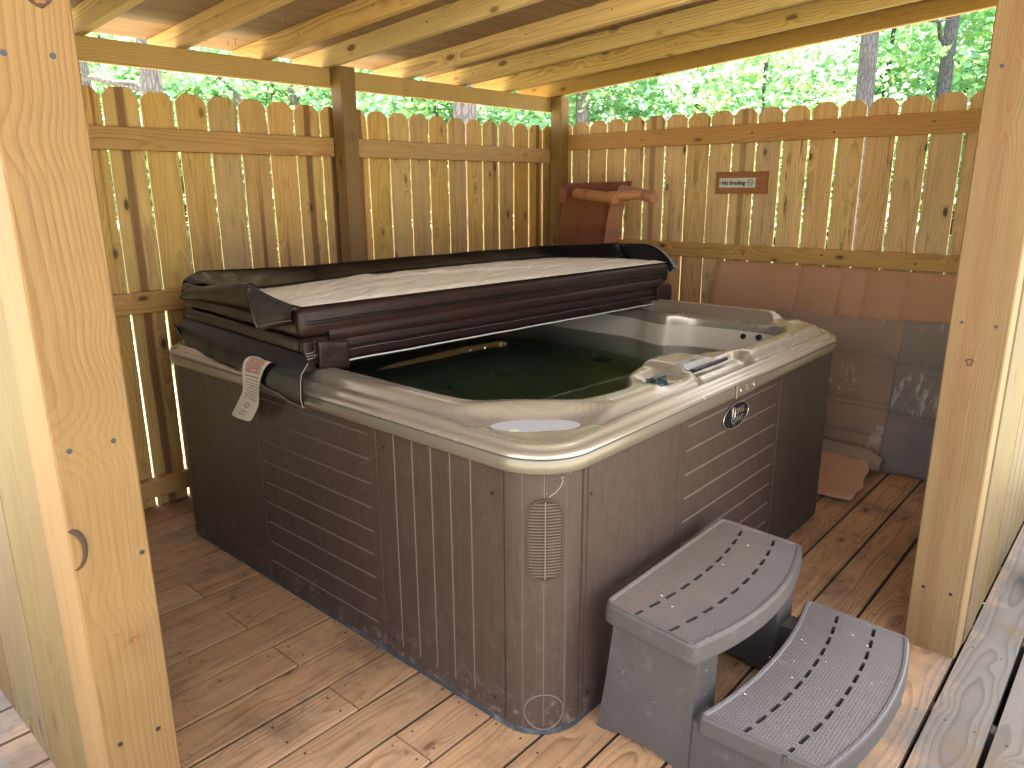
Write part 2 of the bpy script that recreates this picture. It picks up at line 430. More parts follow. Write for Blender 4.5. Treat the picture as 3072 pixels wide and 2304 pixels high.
mb.board(o0, sd, Y, su, 3.6, 4.27, .006, 1.)
mb.build('roofing', simple('roof_felt', (.06,.06,.062), .9), sh)

# ------------------------------------------------------------------ fences
def dogear(w, h, e=.032):
    return [(0,0), (w,0), (w,h-e), (w-e,h), (e,h), (0,h-e)]
def picket(mb, o, ew, et, w, h, bid, prune=None):
    # o corner, width dir ew, up Z, thickness dir et
    mb.prism(dogear(w, h), o, ew, Z, et, .011, bid, swap=True, c=.0015)
lf = thing('privacy_fence', (-3.33, 2.4, 0), 'dog-eared pine picket fence beside the tub cover, yellowish boards with dark brown streaks', 'fence', 'picket fences round the tub')
GL = [1.276, 1.425, 1.570, 1.715, 1.862, 2.008, 2.153, 2.301, 2.448, 2.595, 2.740, 2.887, 3.033, 3.182, 3.333, 3.475, 3.624, 3.768, 3.920, 4.062, 4.21]
WL = [.006, .008, .010, .006, .006, .006, .004, .005, .004, .004, .003, .004, .005, .006, .006, .005, .005, .004, .003, .003, .003]
g = .98; pre = []
while g > .4: pre.insert(0, g); g -= .147
GL = pre+[1.129]+GL; WL = [.005]*(len(pre)+1)+WL
for i in range(len(GL)-1):
    f_ = lambda k: WL[k]*.85+.011*.85*GL[k]/3.318
    a = GL[i]+f_(i)/2; b = GL[i+1]-f_(i+1)/2
    mb = MB()
    tp = {1.276: .008, 2.595: -.004}.get(GL[i], 0)
    bid = 7.13*i+3.1+(1000 if round(GL[i], 3) in (1.276, 2.153, 2.301, 2.448, 3.92) else 0)
    picket(mb, (-3.318, a, -.045), Y, nX, b-a, 1.847+tp+rnd.uniform(-.003, .003), bid)
    mb.build('picket', M['picket'], lf)
for (za, zb, bid) in ((1.561, 1.652, 4.2), (.889, .979, 61.), (.054, .140, 13.)):
    for (ya, yb) in ((.40, 2.349), (2.440, 4.099)):
        mb = MB(); mb.board((-3.28, ya, za), Y, Z, nX, yb-ya, zb-za, .0375, bid+ya*10, c=.003); mb.build('rail', M['rail'], lf)

bf = thing('privacy_fence', (-1.8, 4.24, 0), 'dog-eared pine picket fence that carries the small sign, grey mildew low on its boards', 'fence', 'picket fences round the tub')
GB = [-3.335, -3.193, -3.051, -2.908, -2.765, -2.622, -2.473, -2.325, -2.176, -2.033, -1.888, -1.739, -1.591, -1.445, -1.302, -1.152, -1.003, -.852, -.703, -.555, -.41, -.262]
WB = [.003, .003, .003, .002, .006, .006, .006, .002, .002, .003, .005, .008, .008, .008, .009, .008, .006, .008, .013, .006, .006, .006]
for i in range(len(GB)-1):
    f_ = lambda k: WB[k]+.011*.9*abs(GB[k])/4.228
    a = GB[i]+f_(i)/2; b = GB[i+1]-f_(i+1)/2
    mb = MB()
    picket(mb, (a, 4.2281, -.06), X, Y, b-a, 1.883+.004*i/10+rnd.uniform(-.003, .003), 5.77*i+200.3+(1000 if i in (5, 9, 18) else 0))
    mb.build('picket', M['picket_back'], bf)
for (za, zb, bid) in ((1.643, 1.742, 3.3), (.983, 1.068, 77.), (.054, .140, 15.)):
    mb = MB(); mb.board((-3.192, 4.19, za), X, Z, Y, 2.9, zb-za, .038, bid, c=.003)
    if za > .9:
        for xx in (-2.62, -1.9, -1.45, -.98): mb.disc((xx, 4.1903, za+.03+rnd.random()*.03), nY, .006, .0012, 9, 1)
    mb.build('rail', [M['rail'], M['nail']], bf)

# ------------------------------------------------------------------ plank walls either side of the opening
wl = thing('plank_wall', (-2.3, .42, 0), 'outside wall of wide yellow pine planks beside the near post at the left edge', 'wall', 'plank walls at the opening')
mb = MB()
for (a, b) in ((-1.912, -1.618), (-2.206, -1.916), (-2.50, -2.21), (-2.79, -2.504), (-3.08, -2.794), (-3.30, -3.084)):
    mb.board((a, .398, .004), Z, X, Y, 1.98+.06*(a+3.3), b-a, .025, rnd.random()*100, c=.003)
mb.build('siding', [M['siding']], wl)
wr = thing('plank_wall', (-.31, 3.3, 0), 'narrow planked wall end running back from the right post above the grey deck', 'wall', 'plank walls at the opening')
mb = MB()
mb.board((-.3155, 2.473, .002), Z, Y, X, 2.08, .187, .0165, 91., c=.004)
for (a, b) in ((2.663, 2.908), (2.912, 3.045), (3.05, 3.19), (3.195, 3.335), (3.34, 3.48), (3.485, 3.63), (3.635, 3.78), (3.785, 3.93), (3.935, 4.08)):
    mb.board((-.3155, a, .002), Z, Y, X, 2.08, b-a, .0145, rnd.random()*100, c=.004)
mb.build('siding', [M['siding']], wr)
# ------------------------------------------------------------------ hot tub materials
def tub_plastic(name, col, dusty, rough=.42):
    m, n, b = mat(name)
    co = n.attr('bco').outputs['Vector']; x, y, z = n.xyz(co)   # x along the grain (up), y across
    bid = n.attr('bid').outputs['Fac']
    st = n.noise(n.comb(n.math('MULTIPLY', x, 5.), n.math('MULTIPLY', y, 130.), bid), 1., 4, .65)
    big = n.noise(n.comb(n.math('MULTIPLY', x, 1.2), n.math('MULTIPLY', y, 9.), bid), 1., 3, .5, 1.2)
    ringy = n.math('FRACT', n.math('MULTIPLY', big, 9.))
    c = n.mix(n.math('MULTIPLY', st, .8), tuple(q*.72 for q in col), tuple(q*1.25 for q in col))
    c = n.mix(n.math('MULTIPLY', n.step(ringy, .6, .95), .35), c, tuple(q*.6 for q in col))
    pos = n.geo().outputs['Position']
    px, py, pz = n.xyz(pos)
    # dust and scale, most of it low down and in scuffs
    low = n.math('SUBTRACT', 1., n.step(n.math('ADD', pz, n.math('MULTIPLY', n.math('SUBTRACT', n.noise(pos, 18., 4, .6), .5), .12)), .0, .16))
    d = n.math('MULTIPLY', n.step(n.noise(pos, 30., 6, .75), .5, .68), n.math('ADD', .10, n.math('MULTIPLY', low, .6)))
    sc = n.math('MULTIPLY', n.step(n.noise(pos, 70., 3, .6), .68, .74), n.step(n.noise(pos, 5., 3, .6), .5, .65))
    d = n.math('MAXIMUM', d, n.math('MULTIPLY', sc, .6))
    c = n.mix(d, c, dusty)
    n.put(b.inputs['Base Color'], c)
    n.put(b.inputs['Roughness'], n.math('ADD', rough, n.math('MULTIPLY', n.noise(pos, 14., 4, .6), .18)))
    b.inputs['Specular IOR Level'].default_value = .28
    n.put(b.inputs['Normal'], n.bump(n.math('ADD', st, n.math('MULTIPLY', ringy, .15)), .3, .0012))
    return m
M['skirt'] = tub_plastic('brown_plastic', (.064,.040,.031), (.20,.17,.145))
M['groove'] = simple('groove_highlight', (.125,.09,.074), .7)  # dust-toned tan painted in as the pale highlight along the grooves
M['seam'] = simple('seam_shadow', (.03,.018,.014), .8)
M['skid'] = simple('base_strip', (.035,.042,.05), .6, dirt=(.25,.25,.25), dirt_amt=.6)

def acrylic(name, col, metal=.55, rough=.3, streaky=False):
    m, n, b = mat(name)
    pos = n.geo().outputs['Position']
    v = n.noise(pos, 4., 4, .55)
    pearl = n.noise(pos, 420., 2, .6)
    c = n.mix(v, tuple(q*.96 for q in col), tuple(q*1.03 for q in col))
    c = n.mix(n.math('MULTIPLY', pearl, .12), c, tuple(min(1, q*1.25) for q in col))
    d = n.step(n.noise(pos, 26., 6, .75), .6, .75)
    c = n.mix(n.math('MULTIPLY', d, .08), c, (.30,.27,.24))
    n.put(b.inputs['Base Color'], c)
    b.inputs['Metallic'].default_value = metal
    n.put(b.inputs['Roughness'], n.math('ADD', rough, n.math('MULTIPLY', n.noise(pos, 6., 3, .6), .07)))
    b.inputs['Coat Weight'].default_value = .25; b.inputs['Coat Roughness'].default_value = .12
    n.put(b.inputs['Normal'], n.bump(pearl, .06, .0006))
    return m
M['shell'] = acrylic('pearl_acrylic', (.385,.322,.24), .5, .23)
M['band'] = acrylic('tan_trim', (.185,.152,.115), .35, .3)
M['basin'] = acrylic('pearl_acrylic_basin', (.60,.50,.37), .12, .32)
M['black'] = simple('black_plastic', (.012,.012,.014), .35)
M['dark_green'] = simple('dark_plastic_cap', (.02,.035,.032), .3)
M['chrome'] = simple('brushed_chrome', (.72,.72,.70), .22, 1.)
M['panelface'] = simple('panel_face', (.30,.28,.26), .35, .3)
M['badge'] = simple('badge_enamel', (.006,.007,.012), .5, 0, spec=.3)
M['badge_ring'] = simple('badge_ring', (.50,.40,.34), .3, .8)

TX0, TX1, TY0, TY1, TR = -3.0, -1.0, 1.25, 3.25, .14
tub = thing('hot_tub', (-2.0, 2.25, 0), 'square hot tub, brown wood-grain sides and pearly tan rim, full of dark green water', 'hot tub')

def f_left(s, z, o): return Vector((s, TY0-o, z))
def f_right(s, z, o): return Vector((TX1+o, s, z))
def f_back(s, z, o): return Vector((s, TY1+o, z))
def f_far(s, z, o): return Vector((TX0-o, s, z))
def f_corner(cx, cy, a0):
    def f(s, z, o):
        a = a0+s/TR
        return Vector((cx+(TR+o)*math.cos(a), cy+(TR+o)*math.sin(a), z))
    return f
ZB, ZT = .022, .75
def panel(f, s0, s1, mode='plain', lines=(), ends=None, name='side_panel', bid=0., flip=False, nseg=1):
    """panel skin with real V grooves; mode 'h' horizontal grooves at heights, 'v' vertical grooves at s"""
    e = .0035
    ss = {s0, s0+.002, s1-.002, s1}; zz = {ZB, ZT}
    if nseg > 1:
        for k in range(nseg+1): ss.add(s0+(s1-s0)*k/nseg)
    if mode == 'h':
        a, b = ends
        ss |= {a-.004, a, b, b+.004}
        for z in lines: zz |= {z-e, z, z+e}
    elif mode == 'v':
        a, b = ends
        zz |= {a-.004, a, b, b+.004}
        for s in lines: ss |= {s-e*.8, s, s+e*.8}
    ss, zz = sorted(ss), sorted(zz)
    def off(s, z):
        o = 0.
        if s in (s0, s1): o = -.004
        if mode == 'h' and any(abs(z-q) < 1e-6 for q in lines) and ends[0]-1e-6 <= s <= ends[1]+1e-6: o = min(o, -.0045)
        if mode == 'v' and any(abs(s-q) < 1e-6 for q in lines) and ends[0]-1e-6 <= z <= ends[1]+1e-6: o = min(o, -.004)
        return o
    mb = MB(); vs = []; bc = []
    for z in zz:
        for s in ss:
            vs.append(f(s, z, off(s, z))); bc.append((z, s, 0))
    nc = len(ss)
    keep = {0: [], 1: []}
    for i in range(len(zz)-1):
        for j in range(nc-1):
            q = (i*nc+j, i*nc+j+1, (i+1)*nc+j+1, (i+1)*nc+j)
            sm_, zm = (ss[j]+ss[j+1])/2, (zz[i]+zz[i+1])/2
            g_ = 0
            if mode == 'h' and any(abs(zm-l) < e for l in lines) and ends[0] < sm_ < ends[1]: g_ = 1
            if mode == 'v' and any(abs(sm_-l) < e for l in lines) and ends[0] < zm < ends[1]: g_ = 1
            keep[g_].append(tuple(reversed(q)) if flip else q)
    o = mb.add(vs, keep[0], bc, bid, 0)
    for q in keep[1]: mb.f.append(tuple(o+k for k in q)); mb.mi.append(1); mb.sm.append(False)
    return mb.build(name, [M['skirt'], M['groove']], tub)
HL = [.714-.0772*k for k in range(9)]
panel(f_left, -2.86, -2.297, bid=1.)
panel(f_left, -2.294, -1.637, 'h', HL, (-2.283, -1.674), bid=2.)
panel(f_left, -1.634, -1.142, 'v', [-1.556, -1.478, -1.403, -1.329, -1.253], (.06, ZT+.01), bid=3.)
CQ = TR*math.pi/2
cp = panel(f_corner(-1.14, 1.39, -math.pi/2), 0.001, CQ-.003, 'v', [CQ*.25, CQ*.5, CQ*.75], (.03, ZT+.01), name='corner_panel', bid=4., nseg=16)
panel(f_right, 1.392, 1.4085, bid=5.)
panel(f_right, 1.411, 1.866, bid=6.)
panel(f_right, 1.869, 2.605, 'h', HL, (1.915, 2.578), bid=7.)
panel(f_right, 2.608, 3.108, bid=8.)
panel(f_corner(-1.14, 3.11, 0), 0.001, CQ-.001, name='corner_panel', bid=9., nseg=12)
panel(f_back, -2.86, -1.14, bid=10., flip=True)
panel(f_far, 1.39, 3.11, bid=11., flip=True)
panel(f_corner(-2.86, 1.39, math.pi), 0.001, CQ-.001, name='corner_panel', bid=12., nseg=12)
panel(f_corner(-2.86, 3.11, math.pi/2), 0.001, CQ-.001, name='corner_panel', bid=13., nseg=12)

def rrect(d, n=14, ns=60, x0=-3.015, x1=-.985, y0=1.235, y1=3.265, r=.155):
    """rounded rectangle inset by d, CCW from the front-left, constant column count"""
    pts = []; rr = max(r-d, .001); 
    cs = [(x1-r, y0+r, -math.pi/2), (x1-r, y1-r, 0), (x0+r, y1-r, math.pi/2), (x0+r, y0+r, math.pi)]
    for k, (cx, cy, a0) in enumerate(cs):
        if d > r: cx += (-1 if k in (0, 1) else 1)*(d-r); cy += (1 if k in (0, 3) else -1)*(d-r)
        for i in range(n): 
            a = a0+math.pi/2*i/(n-1); pts.append(Vector((cx+rr*math.cos(a), cy+rr*math.sin(a), 0)))
        nx = cs[(k+1) % 4]; a = a0+math.pi/2
        p0 = pts[-1]; cx2, cy2 = nx[0], nx[1]
        if d > r: k2 = (k+1) % 4; cx2 += (-1 if k2 in (0, 1) else 1)*(d-r); cy2 += (1 if k2 in (0, 3) else -1)*(d-r)
        p1 = Vector((cx2+rr*math.cos(a), cy2+rr*math.sin(a), 0))
        for i in range(1, ns): pts.append(p0.lerp(p1, i/ns))
    return pts
# base skid and core behind the seams
mb = MB()
mb.grid([[p+Vector((0,0,z)) for p in rrect(d, 8, 4)] for (d, z) in ((.024, 0.), (.017, .003), (.017, .026), (.03, .03))], closed=True, smooth=False)
mb.build('base_strip', M['skid'], tub)
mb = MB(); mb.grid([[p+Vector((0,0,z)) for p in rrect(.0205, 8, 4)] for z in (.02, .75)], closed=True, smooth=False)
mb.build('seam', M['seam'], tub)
# trim band below the lip
mb = MB()
prof = [(.012, .7435), (.002, .7445), (.0, .748), (-.0005, .778), (.002, .7805), (.0055, .7815), (.0065, .7838), (.012, .785)]
mb.grid([[p+Vector((0,0,z)) for p in rrect(d, 14, 6)] for d, z in prof], closed=True)
mb.build('rim_band', M['band'], tub)

# pool contour
def catmull(P, k=8):
    out = []; n = len(P)
    for i in range(n):
        p0, p1, p2, p3 = [Vector(P[(i+q) % n]) for q in (-1, 0, 1, 2)]
        for j in range(k):
            t = j/k
            out.append(.5*((2*p1)+(p2-p0)*t+(2*p0-5*p1+4*p2-p3)*t*t+(3*p1-p0-3*p2+p3)*t**3))
    return out
POOL = catmull([(-2.75,1.392), (-2.3,1.39), (-1.9,1.39), (-1.6,1.388), (-1.46,1.392), (-1.375,1.415), (-1.315,1.485), (-1.255,1.53), (-1.19,1.575), (-1.155,1.66), (-1.142,1.78), (-1.165,1.84), (-1.215,1.91), (-1.25,2.02), (-1.262,2.15), (-1.24,2.25), (-1.205,2.30), (-1.185,2.37), (-1.145,2.45), (-1.128,2.6), (-1.125,2.8), (-1.14,2.95), (-1.2,3.05), (-1.3,3.09), (-1.5,3.085), (-1.63,3.06), (-1.71,3.005), (-1.81,3.02), (-1.95,3.07), (-2.3,3.08), (-2.75,3.07), (-2.86,2.93), (-2.865,2.25), (-2.86,1.52)])
CEN = Vector((-2.0, 2.25))
def pool_hit(dirv):
    best = None
    for i in range(len(POOL)):
        a, b = POOL[i]-CEN, POOL[(i+1) % len(POOL)]-CEN
        den = dirv.x*(b.y-a.y)-dirv.y*(b.x-a.x)
        if abs(den) < 1e-12: continue
        t = (a.x*(b.y-a.y)-a.y*(b.x-a.x))/den; u = (a.x*dirv.y-a.y*dirv.x)/den
        if t > 0 and -1e-6 <= u <= 1+1e-6: best = t if best is None else min(best, t)
    return CEN+dirv*best
def smooth(a, b, x):
    t = min(1, max(0, (x-a)/(b-a))); return t*t*(3-2*t)
def topz(d):
    P = [(0,.7845), (.003,.792), (.01,.7965), (.022,.799), (.029,.8065), (.035,.8135), (.045,.8150), (.053,.8085), (.062,.8085), (.070,.8165), (.080,.8305), (.090,.8385), (.106,.841), (.4,.841)]
    for (a, za), (b, zb) in zip(P[:-1], P[1:]):
        if d <= b: return za+(zb-za)*smooth(a, b, d)*.5+(zb-za)*.5*(d-a)/(b-a)
    return .841
def sdf(x, y):
    qx = abs(x+2.0)-(1.015-.155); qy = abs(y-2.25)-(1.015-.155)
    return .155-(math.hypot(max(qx, 0), max(qy, 0))+min(max(qx, qy), 0))
def height(x, y, e):
    d = sdf(x, y); z = topz(d)
    u = ((x+1.176)+(y-1.416))*.7071; v = ((x+1.176)-(y-1.416))*.7071
    if z > .8105: z -= (z-.8105)*(1-smooth(.13, .25, abs(u)))*smooth(-.078, -.048, v)
    q = (u/.135)**2+((v-.004)/.060)**2
    z -= .014*(1-smooth(.55, 1.1, math.sqrt(q)))
    # shallow fillet running out either side of the corner tray
    q2 = (u/.26)**2+((v-.012)/.022)**2
    z -= .005*(1-smooth(.3, 1.2, math.sqrt(q2)))
    # crest between tray and pool
    q3 = (u/.2)**2+((v+.085)/.03)**2
    z += .006*(1-smooth(.2, 1.2, math.sqrt(q3)))
    # raised ledge along the far side
    led = smooth(3.10, 3.15, y)*(1-smooth(3.205, 3.24, y))*(1-smooth(-1.275, -1.225, x+.02*math.sin((y-3.1)*40)))*smooth(-2.9, -2.8, x)
    z += .036*led
    fl = (1-smooth(-1.3, -1.2, x))*smooth(3.0, 3.08, y)*(1-smooth(3.09, 3.13, y))
    z -= .012*fl
    hx, hy = (x+1.80)/.10, (y-3.105)/.032
    z -= .018*(1-smooth(.3, 1.1, math.hypot(hx, hy)))
    # folded step at the end of the ledge
    z += .010*math.exp(-((x+1.17)/.03)**2)*smooth(3.08, 3.14, y)*(1-smooth(3.18, 3.22, y))
    # recess for the controls on the right side
    rc = smooth(2.07, 2.10, y)*(1-smooth(2.42, 2.47, y))*smooth(-1.115, -1.10, x)*(1-smooth(-1.05, -1.025, x))
    z -= .024*rc
    rc2 = smooth(1.86, 1.92, y)*(1-smooth(2.00, 2.05, y))*smooth(-1.19, -1.16, x)*(1-smooth(-1.09, -1.06, x))
    z -= .020*rc2
    bs = smooth(2.04, 2.07, y)*(1-smooth(2.25, 2.30, y))*(1-smooth(-1.13, -1.11, x))
    z += .012*bs
    if e < .022: z -= .022-math.sqrt(max(0, .022**2-(.022-e)**2))
    return z
NS, NC = 64, 18
ringsP = []
outer = rrect(.0, NC, NS); base = rrect(.05, NC, NS)
inner = []
for p in base:
    dv = (Vector((p.x, p.y))-CEN).normalized(); h = pool_hit(dv); inner.append(Vector((h.x, h.y, 0)))
rows = []
for d in (0., .002, .005, .010, .016, .022, .027, .032, .037, .043):
    rows.append([Vector((p.x, p.y, height(p.x, p.y, 1))) for p in rrect(d, NC, NS)])
ts = [0, .03, .06, .09, .12, .18, .24, .3, .36, .42, .48, .54, .6, .66, .72, .78, .83, .875, .91, .94, .965, .985, 1.]
for t in ts:
    row = []
    for a, b in zip(base, inner):
        p = a.lerp(b, t); row.append(Vector((p.x, p.y, height(p.x, p.y, (b-a).length*(1-t)))))
    rows.append(row)
for (ins, z) in ((.002, .80), (.004, .785), (.008, .755), (.013, .72), (.018, .69), (.026, .64), (.04, .605), (.07, .588), (.16, .583), (.30, .58), (.325, .572), (.34, .55), (.352, .50), (.37, .478), (.42, .470), (.6, .468), (.75, .466)):
    row = []
    for b in inner:
        v = Vector((CEN.x, CEN.y, 0))-b; L = v.length
        wob = 1+.10*math.sin(3*math.atan2(v.y, v.x)+.6) if ins > .1 else 1
        q = b+v/L*min(ins*wob, L*.97); q.z = z; row.append(q)
    rows.append(row)
mb = MB(); mb.grid(rows[:-15], closed=True); mb.grid(rows[-16:], closed=True, mi=1)
o = len(mb.v); last = list(range(o-len(rows[-1]), o)); mb.f.append(tuple(last)); mb.mi.append(1); mb.sm.append(False)
shell = mb.build('shell', [M['shell'], M['basin']], tub)

# fittings in and on the shell
for (cx, cy) in ((-2.525, 2.34), (-2.49, 2.745)):
    mb = MB(); mb.tube([(cx, cy, .467), (cx, cy, .476), (cx, cy, .482)], [.062, .062, .052], 28); mb.build('suction_cover', M['black'], tub)
for (cx, cz) in ((-1.371, .762), (-1.296, .768)):
    yb = 3.088 if cx < -1.33 else 3.075
    mb = MB(); mb.tube([(cx, yb+.01, cz), (cx, yb-.006, cz)], [.0125, .0125], 18); mb.build('jet', M['black'], tub)
mb = MB(); mb.tube([(-2.02, 2.95, .583), (-2.02, 2.95, .589)], [.05, .045], 24); mb.build('jet', M['dark_green'], tub)
# ring plug in the corner tray crest
mb = MB(); cpt = Vector((-1.2385, 1.4935, .8345))
mb.tube([cpt+Vector((.0065*math.cos(a), .0065*math.sin(a), 0)) for a in [2*math.pi*k/16 for k in range(17)]], .0011, 6); mb.build('plug', M['band'], tub)
# diverter knob
mb = MB(); kc = Vector((-1.118, 1.925, .812))
mb.tube([kc, kc+Vector((0,0,.012)), kc+Vector((0,0,.02)), kc+Vector((0,0,.026))], [.034, .034, .028, .020], 20)
for k in range(5):
    a = k*math.pi*2/5; mb.tube([kc+Vector((.01*math.cos(a), .01*math.sin(a), .024)), kc+Vector((.034*math.cos(a), .034*math.sin(a), .018))], .0065, 8)
mb.board(kc+Vector((-.006, -.03, .024)), Y, X, Z, .075, .012, .012, c=.003)
mb.build('diverter_valve', M['dark_green'], tub)
# top-side controls: sloping silver face with a keypad and a dark edge
mb = MB(); mb.prism([(0,0), (.05,0), (.036,.016), (.004,.019), (0,.016)], (-1.152, 2.085, .838), X, Z, Y, .15, c=.003); cpan = mb.build('control_panel', M['panelface'], tub)
mb = MB(); mb.board((-1.098, 2.10, .829), Y, X, Z, .235, .012, .011, c=.002); mb.build('panel_edge', M['black'], cpan)
mb = MB(); mb.tube([Vector((-1.127+.008*math.cos(a), 2.16+.011*math.sin(a),   .8555)) for a in [2*math.pi*k/14*.8+.5 for k in range(15)]], .0012, 5); mb.build('button', M['black'], cpan)
# vent grille on the front corner, curved with it
fc = f_corner(-1.14, 1.39, -math.pi/2); SM = CQ/2
def cpt_(s, z, o): return fc(SM+s, z, o)
zc, hh, hw = .5675, .108, .043
outl = []
for k in range(25):
    a = math.pi*k/24; outl.append((hw*math.cos(a), zc+(hh-hw)+hw*math.sin(a)))
for k in range(25):
    a = math.pi+math.pi*k/24; outl.append((hw*math.cos(a), zc-(hh-hw)+hw*math.sin(a)))
mb = MB()
rws = []
for (sc, o_) in ((1.06, .0002), (1.05, .0050), (.98, .0050), (.95, .0004)):
    rws.append([cpt_(s*sc, zc+(z-zc)*(1+(sc-1)*.45), o_) for s, z in outl])
mb.grid(rws, closed=True, smooth=False)
back = [[cpt_((-1+2*i/10)*hw*.95*1.0, z, .0005) for i in range(11)] for z in [zc-hh+.004+(2*hh-.008)*k/30 for k in range(31)]]
vg = mb.build('vent_grille', M['skirt'], tub)
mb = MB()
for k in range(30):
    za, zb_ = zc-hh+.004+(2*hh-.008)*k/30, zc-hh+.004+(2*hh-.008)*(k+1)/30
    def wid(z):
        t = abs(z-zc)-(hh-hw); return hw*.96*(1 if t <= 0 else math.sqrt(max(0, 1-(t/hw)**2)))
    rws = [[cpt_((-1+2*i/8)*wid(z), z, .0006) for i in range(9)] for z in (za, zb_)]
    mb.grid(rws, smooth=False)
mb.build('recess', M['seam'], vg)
mb = MB()
for k in range(25):
    z = zc-hh+.012+(2*hh-.024)*k/24; w_ = wid(z)
    if w_ < .008: continue
    mb.grid([[cpt_((-1+2*i/8)*w_, z+dz, o_) for i in range(9)] for dz, o_ in ((-.0018, .0008), (-.0013, .0040), (.0006, .0044), (.0012, .0008))], smooth=False)
mb.grid([[cpt_(ds, zc+q*(hh-.003), o_) for q in (-1, 1)] for ds, o_ in ((-.0018, .0008), (-.0012, .005), (.0012, .005), (.0018, .0008))], smooth=False)
mb.build('louvre', simple('vent_slats', (.15,.10,.08), .5), vg)
# round access cap low on the same corner
mb = MB()
mb.grid([[cpt_(r_*math.cos(a), .074+r_*math.sin(a), o_) for a in [2*math.pi*k/40 for k in range(40)]] for r_, o_ in ((.0545, .0002), (.0535, .0016), (.0520, .0016), (.0510, .0003))], closed=True, smooth=False)
mb.build('access_cap', simple('cap_edge', (.13,.10,.085), .6), tub)
# panel screws
for f_, s, z, nr in ((f_left, -1.178, .668, nY), (f_left, -1.178, .075, nY), (f_left, -1.60, .69, nY), (f_left, -1.60, .07, nY), (f_right, 1.425, .66, X), (f_right, 1.425, .08, X)):
    mb = MB(); mb.disc(f_(s, z, -.0005), nr, .0052, .002, 10); mb.build('screw', M['screw'], tub)
# badge
def text(name, s, size, org, ax, ay, parent, m, shear=0., off=0., ext=.0006, align='CENTER', spacing=1.):
    cu = bpy.data.curves.new(name, 'FONT'); cu.body = s; cu.size = size; cu.shear = shear; cu.offset = off; cu.extrude = ext
    cu.align_x = align; cu.align_y = 'CENTER'; cu.space_character = spacing; cu.resolution_u = 3
    cu.materials.append(m)
    tmp = bpy.data.objects.new('tmp', cu); COL.objects.link(tmp)
    me = bpy.data.meshes.new_from_object(tmp.evaluated_get(bpy.context.evaluated_depsgraph_get())); me.name = name
    bpy.data.objects.remove(tmp)
    ob = bpy.data.objects.new(name, me); COL.objects.link(ob)
    ax, ay = Vector(ax), Vector(ay); az = ax.cross(ay)
    mt = Matrix((ax, ay, az)).transposed().to_4x4(); mt.translation = Vector(org)-Vector(parent['_base'] if '_base' in parent else parent.location)
    ob.matrix_local = mt; ob.parent = parent
    return ob
bc_ = Vector((TX1, 2.232, .676))
def bell(a, r1, r2, o_): 
    u, v = r1*math.cos(a), r2*math.sin(a)
    return bc_+Vector((o_, u, v+u*.02))
mb = MB(); A = [2*math.pi*k/40 for k in range(40)]
mb.grid([[bell(a, .093*s_, .0425*s_, o_) for a in A] for s_, o_ in ((1., .0), (1., .004), (.0, .0042))], closed=True, smooth=False)
bd = mb.build('badge', M['badge'], tub)
mb = MB(); mb.tube([bell(a, .0925, .042, .0044) for a in A]+[bell(0, .0925, .042, .0044)], .0018, 6); mb.build('badge_ring', M['badge_ring'], bd)
for s_ in (-1, 1):
    mb = MB(); mb.disc(bc_+Vector((.004, s_*.081, s_*.0016)), X, .0035, .001, 10); mb.build('rivet', M['chrome'], bd)
text('lettering', 'IKING', .030, bc_+Vector((.0046, .018, .011)), Y, Z, bd, M['badge_ring'], off=.0003)
text('lettering', 'SPAS', .030, bc_+Vector((.0046, .020, -.017)), Y, Z, bd, M['badge_ring'], off=.0003, spacing=1.1)
mb = MB()   # ornamental V: a curling prow
mb.tube([bc_+Vector((.0048, y_, z_)) for y_, z_ in ((-.024, .030), (-.030, .024), (-.027, .016), (-.030, .004), (-.026, -.008), (-.018, -.014), (-.011, -.004), (-.009, .012), (-.012, .026), (-.018, .029))], [.0012, .002, .0026, .003, .003, .0028, .0026, .0024, .002, .0012], 6)
mb.tube([bc_+Vector((.0048, y_, z_)) for y_, z_ in ((-.036, -.004), (-.032, -.014), (-.024, -.022), (-.014, -.026), (-.012, -.033))], [.001, .002, .0024, .002, .001], 6)
mb.build('emblem', M['badge_ring'], bd)
# lock bracket clipped over the trim band
mb = MB()
mb.board((-.9845, 2.19, .745), Y, Z, X, .145, .042, .0025, c=.0008)
mb.board((-.990, 2.188, .7862), Y, X, Z, .147, .0085, .004, c=.001)
mb.board((-.984, 2.186, .744), Z, Y, X, .0445, .0125, .006, c=.0015)
br = mb.build('cover_lock_bracket', M['band'], tub)
for y_ in (2.222, 2.322):
    mb = MB(); mb.tube([Vector((-.9818, y_+.0045*math.cos(a), .765+.0075*math.sin(a))) for a in [2*math.pi*k/14 for k in range(15)]], .0009, 5); mb.build('screw_hole', M['chrome'], br)
mb = MB()
for k, (w_, z_) in enumerate(((.020, .774), (.030, .768), (.026, .762), (.022, .756))):
    mb.board((-.9822, 2.27-w_/2, z_), Y, Z, X, w_, .0022, .0009, c=.0002)
mb.board((-.9822, 2.269, .756), Z, Y, X, .02, .002, .0008, c=.0002)
mb.build('stamp', M['chrome'], br)
# cobweb on the corner
mb = MB()
mb.tube([cpt_(s, z, .003) for s, z in ((.008, .683), (.022, .692), (.036, .706), (.043, .722), (.038, .732), (.046, .730))], .0005, 4)
mb.tube([cpt_(s, z, .004) for s, z in ((.06, .738), (.075, .744), (.09, .741), (.105, .747))], .0005, 4)
mb.build('cobweb', simple('cobweb', (.5,.48,.45), .9), tub)

